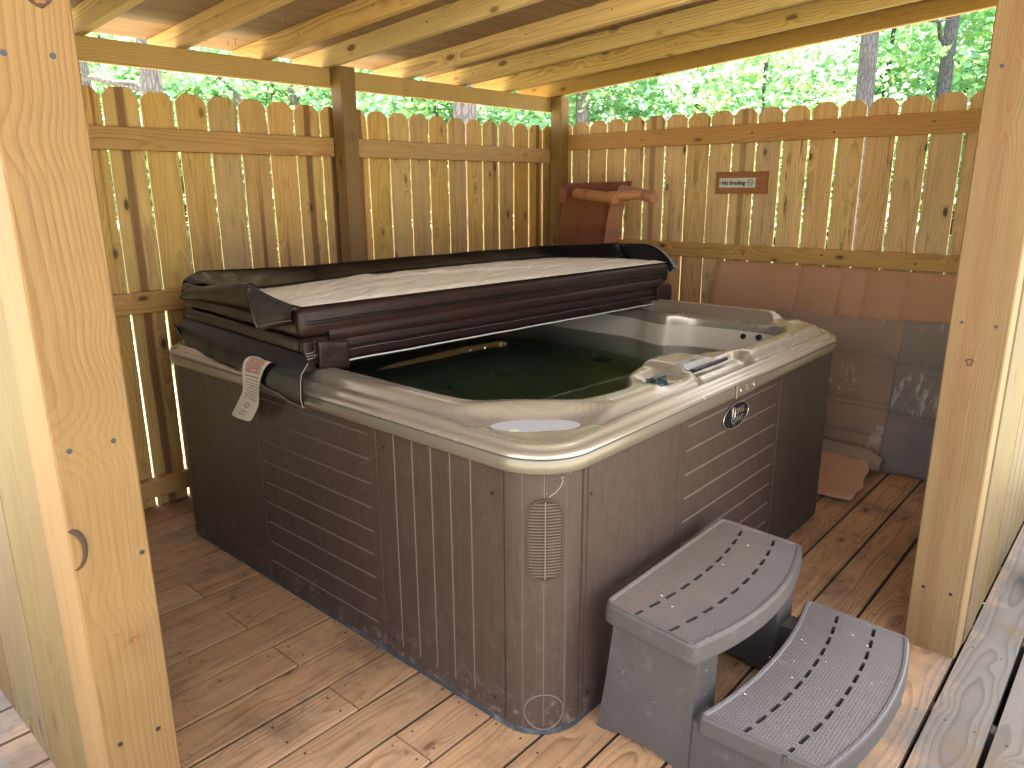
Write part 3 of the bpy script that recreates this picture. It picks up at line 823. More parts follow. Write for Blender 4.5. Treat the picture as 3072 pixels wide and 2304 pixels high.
# ------------------------------------------------------------------ water
def water_mat():
    m = bpy.data.materials.new('spa_water'); m.use_nodes = True; n = NT(m.node_tree); n.n.clear()
    out = n.new('ShaderNodeOutputMaterial')
    tr = n.new('ShaderNodeBsdfTransparent'); tr.inputs[0].default_value = (.85,1.,.74,1)
    gl = n.new('ShaderNodeBsdfGlossy'); gl.inputs[0].default_value = (1,1,1,1); gl.inputs['Roughness'].default_value = .015
    df = n.new('ShaderNodeBsdfDiffuse'); df.inputs[0].default_value = (.075,.125,.058,1)
    fr = n.new('ShaderNodeFresnel'); fr.inputs[0].default_value = 1.33
    pos = n.geo().outputs['Position']
    bp = n.bump(n.noise(pos, 5., 2, .5), .05, .01)
    n.put(gl.inputs['Normal'], bp); n.put(fr.inputs['Normal'], bp)
    m1 = n.new('ShaderNodeMixShader'); m1.inputs[0].default_value = .32; n.l.new(tr.outputs[0], m1.inputs[1]); n.l.new(df.outputs[0], m1.inputs[2])
    m2 = n.new('ShaderNodeMixShader'); n.l.new(fr.outputs[0], m2.inputs[0]); n.l.new(m1.outputs[0], m2.inputs[1]); n.l.new(gl.outputs[0], m2.inputs[2])
    n.l.new(m2.outputs[0], out.inputs[0]); return m
mb = MB(); ringw = []
for b in inner:
    v = Vector((CEN.x, CEN.y, 0))-b; q = b+v.normalized()*.016; q.z = .69; ringw.append(q)
mb.add(ringw, [tuple(range(len(ringw)))])
mb.build('water', water_mat())['kind'] = 'structure'
# rain water standing in the corner tray
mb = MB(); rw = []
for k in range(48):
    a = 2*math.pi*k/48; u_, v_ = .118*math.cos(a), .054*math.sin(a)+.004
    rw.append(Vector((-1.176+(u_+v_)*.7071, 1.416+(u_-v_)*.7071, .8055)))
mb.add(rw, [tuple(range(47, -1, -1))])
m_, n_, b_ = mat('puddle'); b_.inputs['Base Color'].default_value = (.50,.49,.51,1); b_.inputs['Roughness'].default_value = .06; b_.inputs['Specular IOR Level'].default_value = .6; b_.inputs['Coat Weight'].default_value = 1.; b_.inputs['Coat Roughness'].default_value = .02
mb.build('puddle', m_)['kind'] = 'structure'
# ------------------------------------------------------------------ folded spa cover
def vinyl(name, col, rough=.33, wr=.35, spec=.28):
    m, n, b = mat(name)
    pos = n.geo().outputs['Position']
    v = n.noise(pos, 6., 4, .6)
    c = n.mix(v, tuple(q*.75 for q in col), tuple(q*1.3 for q in col))
    d = n.step(n.noise(pos, 34., 6, .75), .58, .72)
    c = n.mix(n.math('MULTIPLY', d, .05), c, (.12,.09,.08))
    n.put(b.inputs['Base Color'], c)
    n.put(b.inputs['Roughness'], n.math('ADD', rough-.05, n.math('MULTIPLY', n.noise(pos, 22., 4, .6), .2)))
    wrk = n.noise(n.vmath('MULTIPLY', pos, (1., 1., 2.2)), 13., 3, .55, .8)
    n.put(b.inputs['Normal'], n.bump(wrk, wr, .012))
    b.inputs['Specular IOR Level'].default_value = spec
    return m
M['vinyl'] = vinyl('brown_vinyl', (.023,.0115,.0085), .32, .16, .2)
M['vinyl_dark'] = vinyl('dark_vinyl', (.007,.0055,.0065), .3, .06, .14)
M['lit_edge'] = simple('vinyl_lit_edge', (.13,.13,.14), .35)  # dark vinyl painted grey where the rolled flap edge catches light
M['thread'] = simple('stitching', (.34,.27,.23), .6)
M['cream'] = simple('cream_edge', (.62,.58,.50), .6)
def cream_mat():
    m, n, b = mat('cream_liner')
    co = n.attr('bco').outputs['Vector']; a, bb, z = n.xyz(co)
    v = n.noise(n.comb(n.math('MULTIPLY', a, 5.), n.math('MULTIPLY', bb, 7.), 0.), 1., 4, .6)
    c = n.mix(v, (.84,.755,.60), (.92,.86,.74))
    d = n.step(n.noise(co, 14., 5, .7), .55, .75)
    c = n.mix(n.math('MULTIPLY', d, .25), c, (.50,.42,.31))
    n.put(b.inputs['Base Color'], c); b.inputs['Roughness'].default_value = .42
    w = n.noise(n.comb(n.math('ADD', n.math('MULTIPLY', a, 5.), n.math('MULTIPLY', bb, 3.)), n.math('SUBTRACT', n.math('MULTIPLY', bb, 17.), n.math('MULTIPLY', a, 9.)), 3.), 1., 3, .55, .7)
    w2 = n.noise(co, 42., 3, .6, .5)
    n.put(b.inputs['Normal'], n.bump(n.math('ADD', w, n.math('MULTIPLY', w2, .18)), .55, .02))
    return m
M['liner'] = cream_mat()
TH = math.atan2(.167, 1.98)
CP0 = Vector((-2.02, 1.27, 0)); E1 = Vector((math.sin(TH), math.cos(TH), 0)); E2 = Vector((-math.cos(TH), math.sin(TH), 0))
def cv(a, b, z): return CP0+E1*a+E2*b+Vector((0, 0, z))
cover = thing('spa_cover', (-2.42, 2.3, .85), 'folded dark brown vinyl spa cover with cream underside facing up, lying across the tub', 'spa cover')
def lin(a, b, n): return [a+(b-a)*i/n for i in range(n+1)]
def soft_box(a0, a1, b0, b1, z0, z1, r, amp, seed, na=48, nb=20, nz=6):
    """rounded, slightly wrinkled cushion; returns MB"""
    def cuts(x0, x1, n): return sorted(set([x0, x0+r*.15, x0+r*.4, x0+r*.7, x0+r]+[x0+r+(x1-x0-2*r)*i/n for i in range(n+1)]+[x1-r, x1-r*.7, x1-r*.4, x1-r*.15, x1]))
    A, B, C = cuts(a0, a1, na), cuts(b0, b1, nb), cuts(z0, z1, nz)
    def P(a, b, z):
        q = Vector((min(max(a, a0+r), a1-r), min(max(b, b0+r), b1-r), min(max(z, z0+r), z1-r)))
        d = Vector((a, b, z))-q
        if d.length > 1e-9:
            L = max(abs(d.x), abs(d.y), abs(d.z)); d = d.normalized()*L
        p = q+d; nn = d.normalized() if d.length > 1e-9 else Vector((0,0,1))
        w = noise.noise(Vector((p.x*3.2+seed, p.y*5., p.z*9.)))*amp+noise.noise(Vector((p.x*11+seed, p.y*13, p.z*16)))*amp*.35
        sag = .006*math.sin(math.pi*(p.z-z0)/(z1-z0))
        p = p+nn*(w+sag*(abs(nn.y) > .5))
        return cv(p.x, p.y, p.z)
    mb = MB()
    for z, fl in ((z0, False), (z1, True)): mb.grid([[P(a, b, z) for b in B] for a in A], flip=not fl)
    for b, fl in ((b0, False), (b1, True)): mb.grid([[P(a, b, z) for z in C] for a in A], flip=fl)
    for a, fl in ((a0, True), (a1, False)): mb.grid([[P(a, b, z) for z in C] for b in B], flip=fl)
    return mb
lo = soft_box(0, 1.985, .004, .955, .852, .945, .020, .0035, 3.).build('lower_panel', M['vinyl'], cover, recalc=True)
up = soft_box(-.002, 1.985, .0, .955, .948, 1.043, .020, .0035, 9.).build('upper_panel', M['vinyl'], cover, recalc=True)
# piping and seam cords along the front face and the near end
def cord(pts, r, name, m, par):
    mb = MB(); mb.tube(pts, r, 6); return mb.build(name, m, par)
def wav(a, s): return .0015*noise.noise(Vector((a*6+s, s, 0)))
for z, par in ((.999, up), (.991, up), (.900, lo), (.892, lo)):
    pts = [cv(.03, .955, z), cv(.006, .9, z), cv(-.0045, .5, z+.002), cv(-.0045, .2, z), cv(-.0035, .03, z), cv(.004, .006, z), cv(.025, -.0047, z)]
    pts += [cv(a, -.006+wav(a, z), z+wav(a, z+3)*1.5) for a in lin(.08, 1.97, 40)]
    cord(pts, .0026, 'piping', M['vinyl_dark'], par)
for z, par in ((.9875, up), (1.0025, up), (.8885, lo)):
    cord([cv(a, -.0035+wav(a, z), z+wav(a, z+3)) for a in lin(.03, 1.96, 40)], .0009, 'stitching', M['thread'], par)
cord([cv(.15, -.004, .8525)]+[cv(a, -.003+wav(a, 1), .8525+wav(a, 7)) for a in lin(.2, 1.9, 24)], .003, 'liner_edge', M['cream'], lo)
# soft hinge fold bulging between the two panels
mb = MB(); rws = []
for a in lin(.10, 1.93, 60):
    w_ = noise.noise(Vector((a*4, 2.2, 0)))*.004+noise.noise(Vector((a*17, 5.2, 0)))*.0018
    rws.append([cv(a, b_+ (w_ if 0 < k < 6 else 0), z_) for k, (b_, z_) in enumerate(((.006, .975), (-.004, .969), (-.009, .958), (-.0105, .947), (-.009, .936), (-.004, .927), (.006, .921)))])
mb.grid(rws); mb.build('hinge_flap', M['vinyl'], cover)
# cream underside, slightly domed and creased
mb = MB(); rws = []; bcs = []
def back_edge(a): return .46+.11*smooth(.08, .7, a)-.03*smooth(1.4, 1.7, a)-.30*smooth(1.66, 1.97, a)
NA, NB = 90, 44
for i in range(NA+1):
    a = .02+1.955*i/NA; row = []
    b1 = min(.93, back_edge(a)+.16); b0 = .004
    for j in range(NB+1):
        b = b0+(b1-b0)*j/NB
        ed = min(1, min(a-.02, 1.975-a, b-b0)/.05+.02)
        z = 1.0455+.008*math.sqrt(max(0, ed))
        cre = noise.noise(Vector((a*5+b*3, b*19-a*9, 1.)))*.0065+noise.noise(Vector((a*14, b*30-a*20, 4.)))*.0022
        ridge = .009*math.exp(-((b-.36-.12*math.sin(a*2.6)+.05*a)/.02)**2)*smooth(.2, .8, a)*(1-smooth(1.2, 1.8, a))
        row.append(cv(a, b, z+(cre+ridge)*min(1, ed))); bcs.append((a, b, 0))
    rws.append(row)
mb.grid(rws, bco=bcs, flip=True); mb.build('liner', M['liner'], cover)
# dark apron along the back, standing up in a shallow trough
mb = MB(); rws = []
for a in lin(.012, 2.0, 70):
    be = max(.16, back_edge(a)); k_ = 1-smooth(.02, .42, a)
    bt = be+.085+(.945-be-.085)*k_                      # crest line of the upturned flap
    top = 1.080+.030*(.96-bt)/.45-.034*(1-smooth(.0, .07, a))+.003*noise.noise(Vector((a*5, 7., 0)))
    prof = [(be-.004, 1.056), (be, 1.0605), (be+.006, 1.062), (be+(bt-be)*.30, 1.062+(top-1.062)*.18), (be+(bt-be)*.62, 1.062+(top-1.062)*.52), (be+(bt-be)*.9, top-.007), (bt, top), (bt+.012, top+.001), (bt+.024, top-.010), (max(bt+.03, .955), min(top-.03, 1.052)), (.962, 1.0)]
    w_ = noise.noise(Vector((a*9, 3.3, 0)))*.003
    rws.append([cv(a, b_, z_+w_*(2 < k < 6)) for k, (b_, z_) in enumerate(prof)])
mb.grid(rws, flip=True); fl1 = mb.build('skirt_flap', M['vinyl_dark'], cover, solid=.003)
cord([r_[6]+Vector((0,0,.0022)) for r_ in rws[2:]], .0019, 'piping', M['vinyl'], fl1)
# near-end flap: stands up, then folds down at the corner in a stitched triangle
mb = MB(); rws = []
for b in lin(.962, .30, 26):
    t = (.962-b)/.662
    zt = 1.0-.005+.042*smooth(0, .22, t)+.058*smooth(.15, 1., t)
    if t < .04: zt = .985
    lean = -.006-.012*math.sin(math.pi*t)+.004*noise.noise(Vector((b*9, 2., 0)))
    rws.append([cv(-.004, b, .985+.012*t), cv(-.012+lean*.3, b, .985+(zt-.985)*.35), cv(-.010+lean, b, .985+(zt-.985)*.75), cv(-.004+lean, b, zt-.004), cv(.006+lean, b, zt+.001), cv(.02+lean, b, zt-.010), cv(.045, b+.02, 1.05)])
mb.grid(rws, flip=False); nf = mb.build('skirt_flap', M['vinyl'], cover, solid=.003)
mb = MB()
top = [(.30, 1.098, -.012), (.24, 1.090, -.016), (.17, 1.078, -.018), (.10, 1.067, -.015), (.05, 1.060, -.010), (-.004, 1.053, -.007)]
bot = [(.265, 1.035, -.030), (.215, .965, -.038), (.195, .948, -.040), (.135, .966, -.036), (.07, .985, -.026), (.002, 1.000, -.016)]
rws = []
for (b0_, z0_, a0_), (b1_, z1_, a1_) in zip(top, bot):
    rws.append([cv(a0_+(a1_-a0_)*t-.012*math.sin(math.pi*t), b0_+(b1_-b0_)*t, z0_+(z1_-z0_)*t+.004*math.sin(math.pi*t)) for t in lin(0, 1, 8)])
mb.grid(rws, flip=False); tf = mb.build('corner_flap', M['vinyl'], cover, solid=.003, subd=1)
cord([Vector(r_[7])*.9+Vector(r_[6])*.1+E1*-.004 for r_ in rws[1:]], .0011, 'stitching', M['thread'], tf)
cord([cv(-.032+.014*(1-t), .272-.06*t+.0, 1.085-.125*t)-E1*(.008+.006*math.sin(math.pi*t)) for t in lin(0, 1, 8)], .0011, 'stitching', M['thread'], tf)
# apron of the lower panel hanging over the rim at the near end
mb = MB(); rws = []
for b in lin(.955, -.10, 44):
    t = (.955-b)/1.055
    zb_ = .885-.085*smooth(0, .17, t)-.006*math.sin(t*9)
    if t > .62: zb_ -= .028*smooth(.62, .80, t)
    if t > .86: zb_ = .764+ (t-.86)*.14*0-.012*smooth(.86, .92, t)
    out = -.052-.012*math.sin(math.pi*t*.9)+.004*noise.noise(Vector((b*10, 4., 0)))
    zt_ = .905; 
    a_in = -.004 if b > 0 else -.004
    rws.append([cv(a_in, max(b, .0)+min(b, 0)*.3, zt_), cv(a_in-.018, b, .888), cv(-.040+(out+.04)*.4, b, .866-.008*t), cv(out+.004, b, .845-.012*t), cv(out, b, max(zb_+.004, .80)-.002 if zb_ > .8 else .80+(zb_-.80)*.4), cv(out+.004, b-.004, zb_)])
mb.grid(rws, flip=False); af = mb.build('skirt_flap', M['vinyl_dark'], cover, solid=.003, subd=1)
cord([Vector(r_[5])-E1*.004+Vector((0,0,.004)) for r_ in rws[26:]], .0011, 'stitching', M['thread'], af)
cord([Vector(q)-E1*.004+E2*.008 for q in rws[-1][1:]], .0011, 'stitching', M['thread'], af)
# far-end flap standing up, its rim curving down round the front corner
mb = MB(); rws = []
FT = [(.93, 1.075), (.70, 1.092), (.48, 1.102), (.30, 1.118), (.19, 1.126), (.14, 1.123), (.10, 1.113), (.07, 1.100), (.035, 1.078), (.01, 1.055), (-.008, 1.034), (-.02, 1.014)]
for b, zt in FT:
    zb_ = min(1.045, zt-.012)
    rws.append([cv(1.972, b+.004, zb_-.006), cv(1.984, b, zb_), cv(1.992, b, (zb_+zt)/2), cv(1.996, b, zt-.004), cv(2.002, b, zt), cv(2.018, b-.004, zt-.002), cv(2.032, b-.012, zt-.014), cv(2.036, b-.016, zt-.032)])
mb.grid(rws, flip=True); ff_ = mb.build('skirt_flap', M['vinyl_dark'], cover, solid=.003, subd=2)
mb = MB(); mb.grid([[r_[4]+Vector((0,0,.0022)), r_[5]+Vector((0,0,.0024)), r_[6]+E1*.0022+Vector((0,0,.0012)), r_[7]+E1*.0024] for r_ in rws[3:]], flip=True)
mb.build('flap_lit_edge', M['lit_edge'], ff_, solid=.002, subd=2)
# handle straps at both front corners
mb = MB()
rws = [[cv(a, -.014+(.004 if z_ in (.835, .93) else 0)+.004*noise.noise(Vector((a*20, z_*20, 0))), z_+.006*math.sin(a*30)) for z_ in (.835, .845, .87, .9, .92, .93)] for a in lin(.055, .165, 10)]
mb.grid(rws, flip=False); st = mb.build('strap', M['vinyl'], cover, solid=.004)
mb = MB()
rws = [[cv(.012+.040*math.cos(q)*(1), .025-.046*math.sin(q), z_) for z_ in (.836, .85, .90, .932, .938)] for q in lin(-.5, math.pi*.62, 12)]
mb.grid([list(r_) for r_ in rws], flip=False); st2 = mb.build('strap', M['vinyl'], cover, solid=.004)
for z in (.884, .893, .902):
    cord([cv(.012+.043*math.cos(q), .025-.049*math.sin(q), z) for q in lin(0, math.pi*.55, 10)], .001, 'stitching', M['thread'], st2)
mb = soft_box(1.875, 1.99, -.022, .01, .848, .945, .010, .002, 5., 5, 3, 5); mb.build('strap', M['vinyl'], cover, recalc=True)
# wash tag sewn into the hanging flap
def tag_mat():
    m, n, b = mat('printed_tag')
    co = n.attr('bco').outputs['Vector']; u, v, w = n.xyz(co)     # u across 0..1, v down 0..1
    inx = n.math('MULTIPLY', n.step(u, .12, .16), n.math('SUBTRACT', 1., n.step(u, .82, .88)))
    red = n.math('MULTIPLY', n.math('MULTIPLY', n.step(v, .07, .09), n.math('SUBTRACT', 1., n.step(v, .37, .385))), inx)
    rt = n.noise(n.comb(n.math('MULTIPLY', u, 9.), n.math('MULTIPLY', v, 34.), 0.), 1., 3, .6)
    red = n.math('MULTIPLY', red, n.step(rt, .36, .46))
    c = n.mix(n.math('MULTIPLY', red, .75), (.70,.63,.52), (.42,.12,.09))
    lines = n.step(n.math('SINE', n.math('MULTIPLY', v, 2*math.pi*27)), .1, .5)
    zone = n.math('MULTIPLY', n.math('MULTIPLY', n.step(v, .44, .45), n.math('SUBTRACT', 1., n.step(v, .735, .745))), inx)
    tx = n.noise(n.comb(n.math('MULTIPLY', u, 34.), n.math('MULTIPLY', v, 54.), 0.), 1., 2, .6)
    k = n.math('MULTIPLY', n.math('MULTIPLY', zone, lines), n.step(tx, .42, .5))
    rule = n.math('MULTIPLY', n.math('MULTIPLY', n.step(v, .405, .41), n.math('SUBTRACT', 1., n.step(v, .418, .423))), inx)
    cx, cy = n.math('SUBTRACT', u, .5), n.math('MULTIPLY', n.math('SUBTRACT', v, .81), 3.2)
    rr_ = n.math('SQRT', n.math('ADD', n.math('MULTIPLY', cx, cx), n.math('MULTIPLY', cy, cy)))
    seal = n.math('MULTIPLY', n.step(rr_, .05, .07), n.math('SUBTRACT', 1., n.step(rr_, .11, .13)))
    sm_ = n.math('MULTIPLY', n.math('MULTIPLY', n.step(v, .885, .89), n.math('SUBTRACT', 1., n.step(v, .945, .95))), n.math('MULTIPLY', n.step(u, .32, .36), n.math('SUBTRACT', 1., n.step(u, .64, .68))))
    sm_ = n.math('MULTIPLY', n.math('MULTIPLY', sm_, lines), .7)
    k = n.math('MAXIMUM', n.math('MAXIMUM', k, rule), n.math('MAXIMUM', n.math('MULTIPLY', seal, .8), sm_))
    c = n.mix(n.math('MULTIPLY', k, .85), c, (.10,.08,.055))
    n.put(b.inputs['Base Color'], c); b.inputs['Roughness'].default_value = .7
    return m
mb = MB(); rws = []; bcs = []
L_ = [((.190, .868), (.085, .866), -.052), ((.215, .872), (.088, .868), -.066), ((.245, .856), (.105, .856), -.073), ((.262, .825), (.130, .832), -.076), ((.275, .79), (.150, .792), -.078), ((.283, .755), (.158, .762), -.076), ((.305, .722), (.148, .738), -.078), ((.325, .700), (.145, .715), -.083), ((.345, .67), (.180, .68), -.086), ((.382, .634), (.222, .643), -.088)]
for i, (l_, r_, a_) in enumerate(L_):
    row = []
    for j in range(7):
        t = j/6; row.append(cv(a_-.006*math.sin(math.pi*t+i*.7), l_[0]+(r_[0]-l_[0])*t, l_[1]+(r_[1]-l_[1])*t)); bcs.append((t, i/9, 0))
    rws.append(row)
mb.grid(rws, bco=bcs); mb.build('care_tag', tag_mat(), cover, subd=2)

# ------------------------------------------------------------------ two-step stool in front of the tub
def step_mat(name, tread):
    m, n, b = mat(name)
    pos = n.geo().outputs['Position']; px, py, pz = n.xyz(pos)
    v = n.noise(pos, 7., 5, .65)
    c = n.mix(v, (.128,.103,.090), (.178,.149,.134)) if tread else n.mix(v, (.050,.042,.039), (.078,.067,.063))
    d = n.step(n.noise(pos, 24., 6, .75), .55, .72)
    c = n.mix(n.math('MULTIPLY', d, .4), c, (.26,.23,.20) if tread else (.15,.135,.125))
    if tread:
        dust = n.step(n.math('ADD', n.math('MULTIPLY', px, -2.6), n.noise(pos, 6., 4, .6)), 2.05, 2.75)
        c = n.mix(n.math('MULTIPLY', dust, .5), c, (.25,.185,.13))
        w1 = n.math('SINE', n.math('MULTIPLY', py, 2*math.pi/.0078)); w2 = n.math('SINE', n.math('MULTIPLY', px, 2*math.pi/.0078))
        h = n.math('MAXIMUM', n.step(w1, -.2, .9), n.math('MULTIPLY', n.step(w2, .1, .9), .55))
        c = n.mix(n.math('MULTIPLY', n.math('SUBTRACT', 1., h), .42), c, (.045,.04,.042))
        n.put(b.inputs['Normal'], n.bump(h, .7, .0022))
    else:
        n.put(b.inputs['Normal'], n.bump(n.noise(pos, 160., 3, .6), .12, .001))
    sp = n.step(n.noise(pos, 60., 2, .5), .74, .78)
    c = n.mix(n.math('MULTIPLY', sp, .5), c, (.45,.43,.40))
    n.put(b.inputs['Base Color'], c); b.inputs['Roughness'].default_value = .46
    return m
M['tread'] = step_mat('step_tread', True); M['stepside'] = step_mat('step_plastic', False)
steps = thing('spa_steps', (-.66, 1.74, 0), 'grey plastic two-tread spa steps with bowed slotted treads standing on the deck', 'steps')
def arc_pts(xa, bulge, y0, y1, n=22):
    """bowed edge running from y0 to y1"""
    ym, hl = (y0+y1)/2, abs(y1-y0)/2
    return [(xa+bulge*(1-((y-ym)/hl)**2), y) for y in [y0+(y1-y0)*i/n for i in range(n+1)]]
def round_poly(pts, r=.03, k=5):
    out = []; n = len(pts)
    for i in range(n):
        p, a, b = Vector(pts[i]), Vector(pts[i-1]), Vector(pts[(i+1) % n])
        d1, d2 = (a-p), (b-p)
        ang = d1.angle(d2) if d1.length > 0 and d2.length > 0 else math.pi
        if ang > 2.6: out.append(tuple(p)); continue
        rr_ = min(r, d1.length*.49, d2.length*.49); s, e_ = p+d1.normalized()*rr_, p+d2.normalized()*rr_
        for q in range(k+1):
            t = q/k; out.append(tuple(s*(1-t)**2+p*2*t*(1-t)+e_*t*t))
    return out
def tread(name, outline, zt, skirt, slots, tp):
    mb = MB()
    n = len(outline)
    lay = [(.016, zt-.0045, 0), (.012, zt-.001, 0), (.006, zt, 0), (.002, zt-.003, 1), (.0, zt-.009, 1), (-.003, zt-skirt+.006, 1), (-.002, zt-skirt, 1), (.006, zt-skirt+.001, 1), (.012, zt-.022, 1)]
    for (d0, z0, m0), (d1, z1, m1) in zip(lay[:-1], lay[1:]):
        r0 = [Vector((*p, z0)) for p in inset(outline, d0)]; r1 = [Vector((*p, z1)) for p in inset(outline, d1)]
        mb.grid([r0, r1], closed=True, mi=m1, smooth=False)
    # top skin with the drainage slots as real holes, walls running down through the plate
    topi = [Vector(p) for p in inset(outline, .016)]
    V2, E2_ = list(topi), [(i, (i+1) % n) for i in range(n)]; holes = []
    for (x, y, ang, L) in slots:
        ex = Vector((math.cos(ang), math.sin(ang))); ey = Vector((-ex.y, ex.x)); pr = []
        for k in range(9):
            a = -math.pi/2+math.pi*k/8; pr.append(Vector((x, y))+ex*(L/2-.0047+.0047*math.cos(a))+ey*.0047*math.sin(a))
        for k in range(9):
            a = math.pi/2+math.pi*k/8; pr.append(Vector((x, y))+ex*(-L/2+.0047+.0047*math.cos(a))+ey*.0047*math.sin(a))
        o_ = len(V2); V2 += pr; E2_ += [(o_+i, o_+(i+1) % 18) for i in range(18)]; holes.append(pr)
        mb.grid([[Vector((*p, zz)) for p in pr] for zz in (zt-.0045, zt-.03)], closed=True, mi=1, smooth=False)
    def inside(p, P):
        c = False
        for i in range(len(P)):
            a, b = P[i], P[i-1]
            if (a.y > p.y) != (b.y > p.y) and p.x < (b.x-a.x)*(p.y-a.y)/(b.y-a.y)+a.x: c = not c
        return c
    vv, _, ff = delaunay_2d_cdt(V2, E2_, [], 0, 1e-6)[:3]
    keep = []
    for f in ff:
        c = sum((vv[i] for i in f), Vector((0, 0)))/len(f)
        if inside(c, topi) and not any(inside(c, h) for h in holes): keep.append(tuple(f))
    mb.add([Vector((*p, zt-.0045)) for p in vv], keep, mi=0)
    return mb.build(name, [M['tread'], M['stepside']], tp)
def slot_row(x0, bulge, y0, y1, n, L=.043):
    ym, hl = (y0+y1)/2, (y1-y0)/2; out = []
    for i in range(n):
        y = y0+(y1-y0)*(i+.5)/n; x = x0+bulge*(1-((y-ym)/(hl+.02))**2)
        out.append((x, y, math.atan2(1, -2*bulge*(y-ym)/(hl+.02)**2), L))
    return out
zt1, zt2 = .39, .20
o1 = round_poly([(-.943, 1.402), (-.672, 1.380)]+arc_pts(-.672, .052, 1.392, 2.022, 26)[1:-1]+[(-.676, 2.040), (-.925, 2.058), (-.943, 2.045)], .035)
tread('upper_tread', o1, zt1, .052, slot_row(-.862, .042, 1.385, 2.03, 10)+slot_row(-.762, .048, 1.385, 2.03, 10), steps)
o2 = round_poly([(-.668, 1.402), (-.370, 1.420)]+arc_pts(-.370, .040, 1.440, 2.052, 26)[1:-1]+[(-.376, 2.070), (-.662, 2.082)]+arc_pts(-.662, .036, 2.060, 1.420, 26)[1:-1], .035)
tread('lower_tread', o2, zt2, .052, slot_row(-.568, .040, 1.40, 2.06, 11)+slot_row(-.468, .040, 1.40, 2.06, 11), steps)
# moulded side stands: tapered legs with arched feet, inner returns under the upper tread
for (ya, yb, sg) in ((1.412, 1.545, 1), (2.055, 1.925, -1)):
    mb = MB()
    def stand(prof_out, prof_in, yo, yi):
        n = len(prof_out)
        A_ = [Vector((x, yo(x, z), z)) for x, z in prof_out]; B_ = [Vector((x, yi, z)) for x, z in prof_in]
        fs = [(i, (i+1) % n, n+(i+1) % n, n+i) for i in range(n)]+[tuple(range(n-1, -1, -1)), tuple(range(n, 2*n))]
        mb.add(A_+B_, fs if sg > 0 else [tuple(reversed(f)) for f in fs])
    flare = lambda x, z: ya-sg*(.004+.020*max(0, 1-z/.34))+sg*.028
    foot = [(-.962, 0), (-.935, .002), (-.90, .012), (-.86, .018), (-.80, .018), (-.745, .008), (-.712, 0)]
    p_ = [(-.962, .0), (-.957, .012), (-.940, .16), (-.925, .345), (-.700, .345), (-.690, .30), (-.690, .16)]+[(-.690, .02)]+list(reversed([(x, z) for x, z in foot if x > -.96 and x < -.69]))
    stand(p_, p_, flare, yb)
    q_ = [(-.692, 0.0), (-.692, .152), (-.386, .152), (-.366, .0), (-.40, .0), (-.44, .014), (-.53, .018), (-.62, .014), (-.655, .0)]
    q_ = list(reversed(q_))
    stand(q_, q_, lambda x, z: ya-sg*(.002+.018*max(0, 1-z/.34))+sg*.030, ya+sg*.09)
    mb.build('side_stand', [M['stepside']], steps, recalc=True)
mb = MB(); mb.board((-.384, 1.50, .03), Y, Z, X, .46, .118, .010); mb.build('front_web', M['stepside'], steps)
mb = MB()   # grit and crumbs on the treads
for k in range(14):
    x, y, z = (rnd.uniform(-.64, -.38), rnd.uniform(1.45, 2.0), .1985) if k < 10 else (rnd.uniform(-.92, -.72), rnd.uniform(1.42, 2.0), .3885)
    s_ = rnd.uniform(.001, .003); mb.board((x, y, z), X, Y, Z, s_*2, s_, s_*.8, c=.0003)
mb.build('grit', M['cream'], steps)['kind'] = 'stuff'

# ------------------------------------------------------------------ cedar log bench stood on end in the corner
bench = thing('log_bench', (-2.75, 3.75, 0), 'reddish cedar plank bench with round log legs, stood on end in the fence corner', 'bench')
def ctr(p0, p1, r, name, par=bench, m='cedar_log', seg=18):
    p0, p1 = Vector(p0), Vector(p1); d = (p1-p0); mb = MB()
    mb.tube([p0, p0+d*.02, p0+d*.5, p1-d.normalized()*.005, p1], [r*.96, r, r*1.01, r, r*.93], seg, rnd.random()*50); return mb.build(name, M[m], par)
# plank seat, standing almost upright and leaning into the corner
t0 = Vector((-2.890, 3.74, 1.385)); t1 = Vector((-2.505, 3.84, 1.395)); dn = Vector((-.105, -.02, -.995)).normalized()
wv = (t1-t0); wn = wv.normalized(); nn = wn.cross(dn).normalized()
if nn.y > 0: nn = -nn
mb = MB(); mb.board(t0-nn*.045, dn, wn, nn, 1.38, wv.length*.80, .04, 12.)
mb.build('seat', M['cedar'], bench)
mb = MB(); mb.board(t0-nn*.05+dn*.075, wn, -dn, nn, wv.length+.02, .115, .03, 14.); mb.board(t0+nn*.0-dn*.012-wn*.012, dn, wn, nn, .085, .05, .035, 15.); mb.build('batten', M['cedar'], bench)
mb = MB(); q0 = t0+wn*.33+dn*.06+nn*.015; mb.board(q0, Vector((-.13, -.02, -.99)).normalized(), wn, nn, 1.33, .085, .035, 16.); mb.build('side_rail', M['cedar_log'], bench)
l0 = Vector((-2.70, 3.66, 1.363)); l1 = Vector((-2.385, 3.56, 1.338))
ctr(l0+Vector((-.05, .03, .004)), l1, .031, 'leg')
m0 = Vector((-2.50, 3.80, 1.385)); m1 = Vector((-2.195, 3.66, 1.345)); ctr(m0, m1, .031, 'leg')
ctr(Vector((-2.43, 3.56, 1.352)), Vector((-2.28, 3.72, 1.362)), .027, 'stretcher')

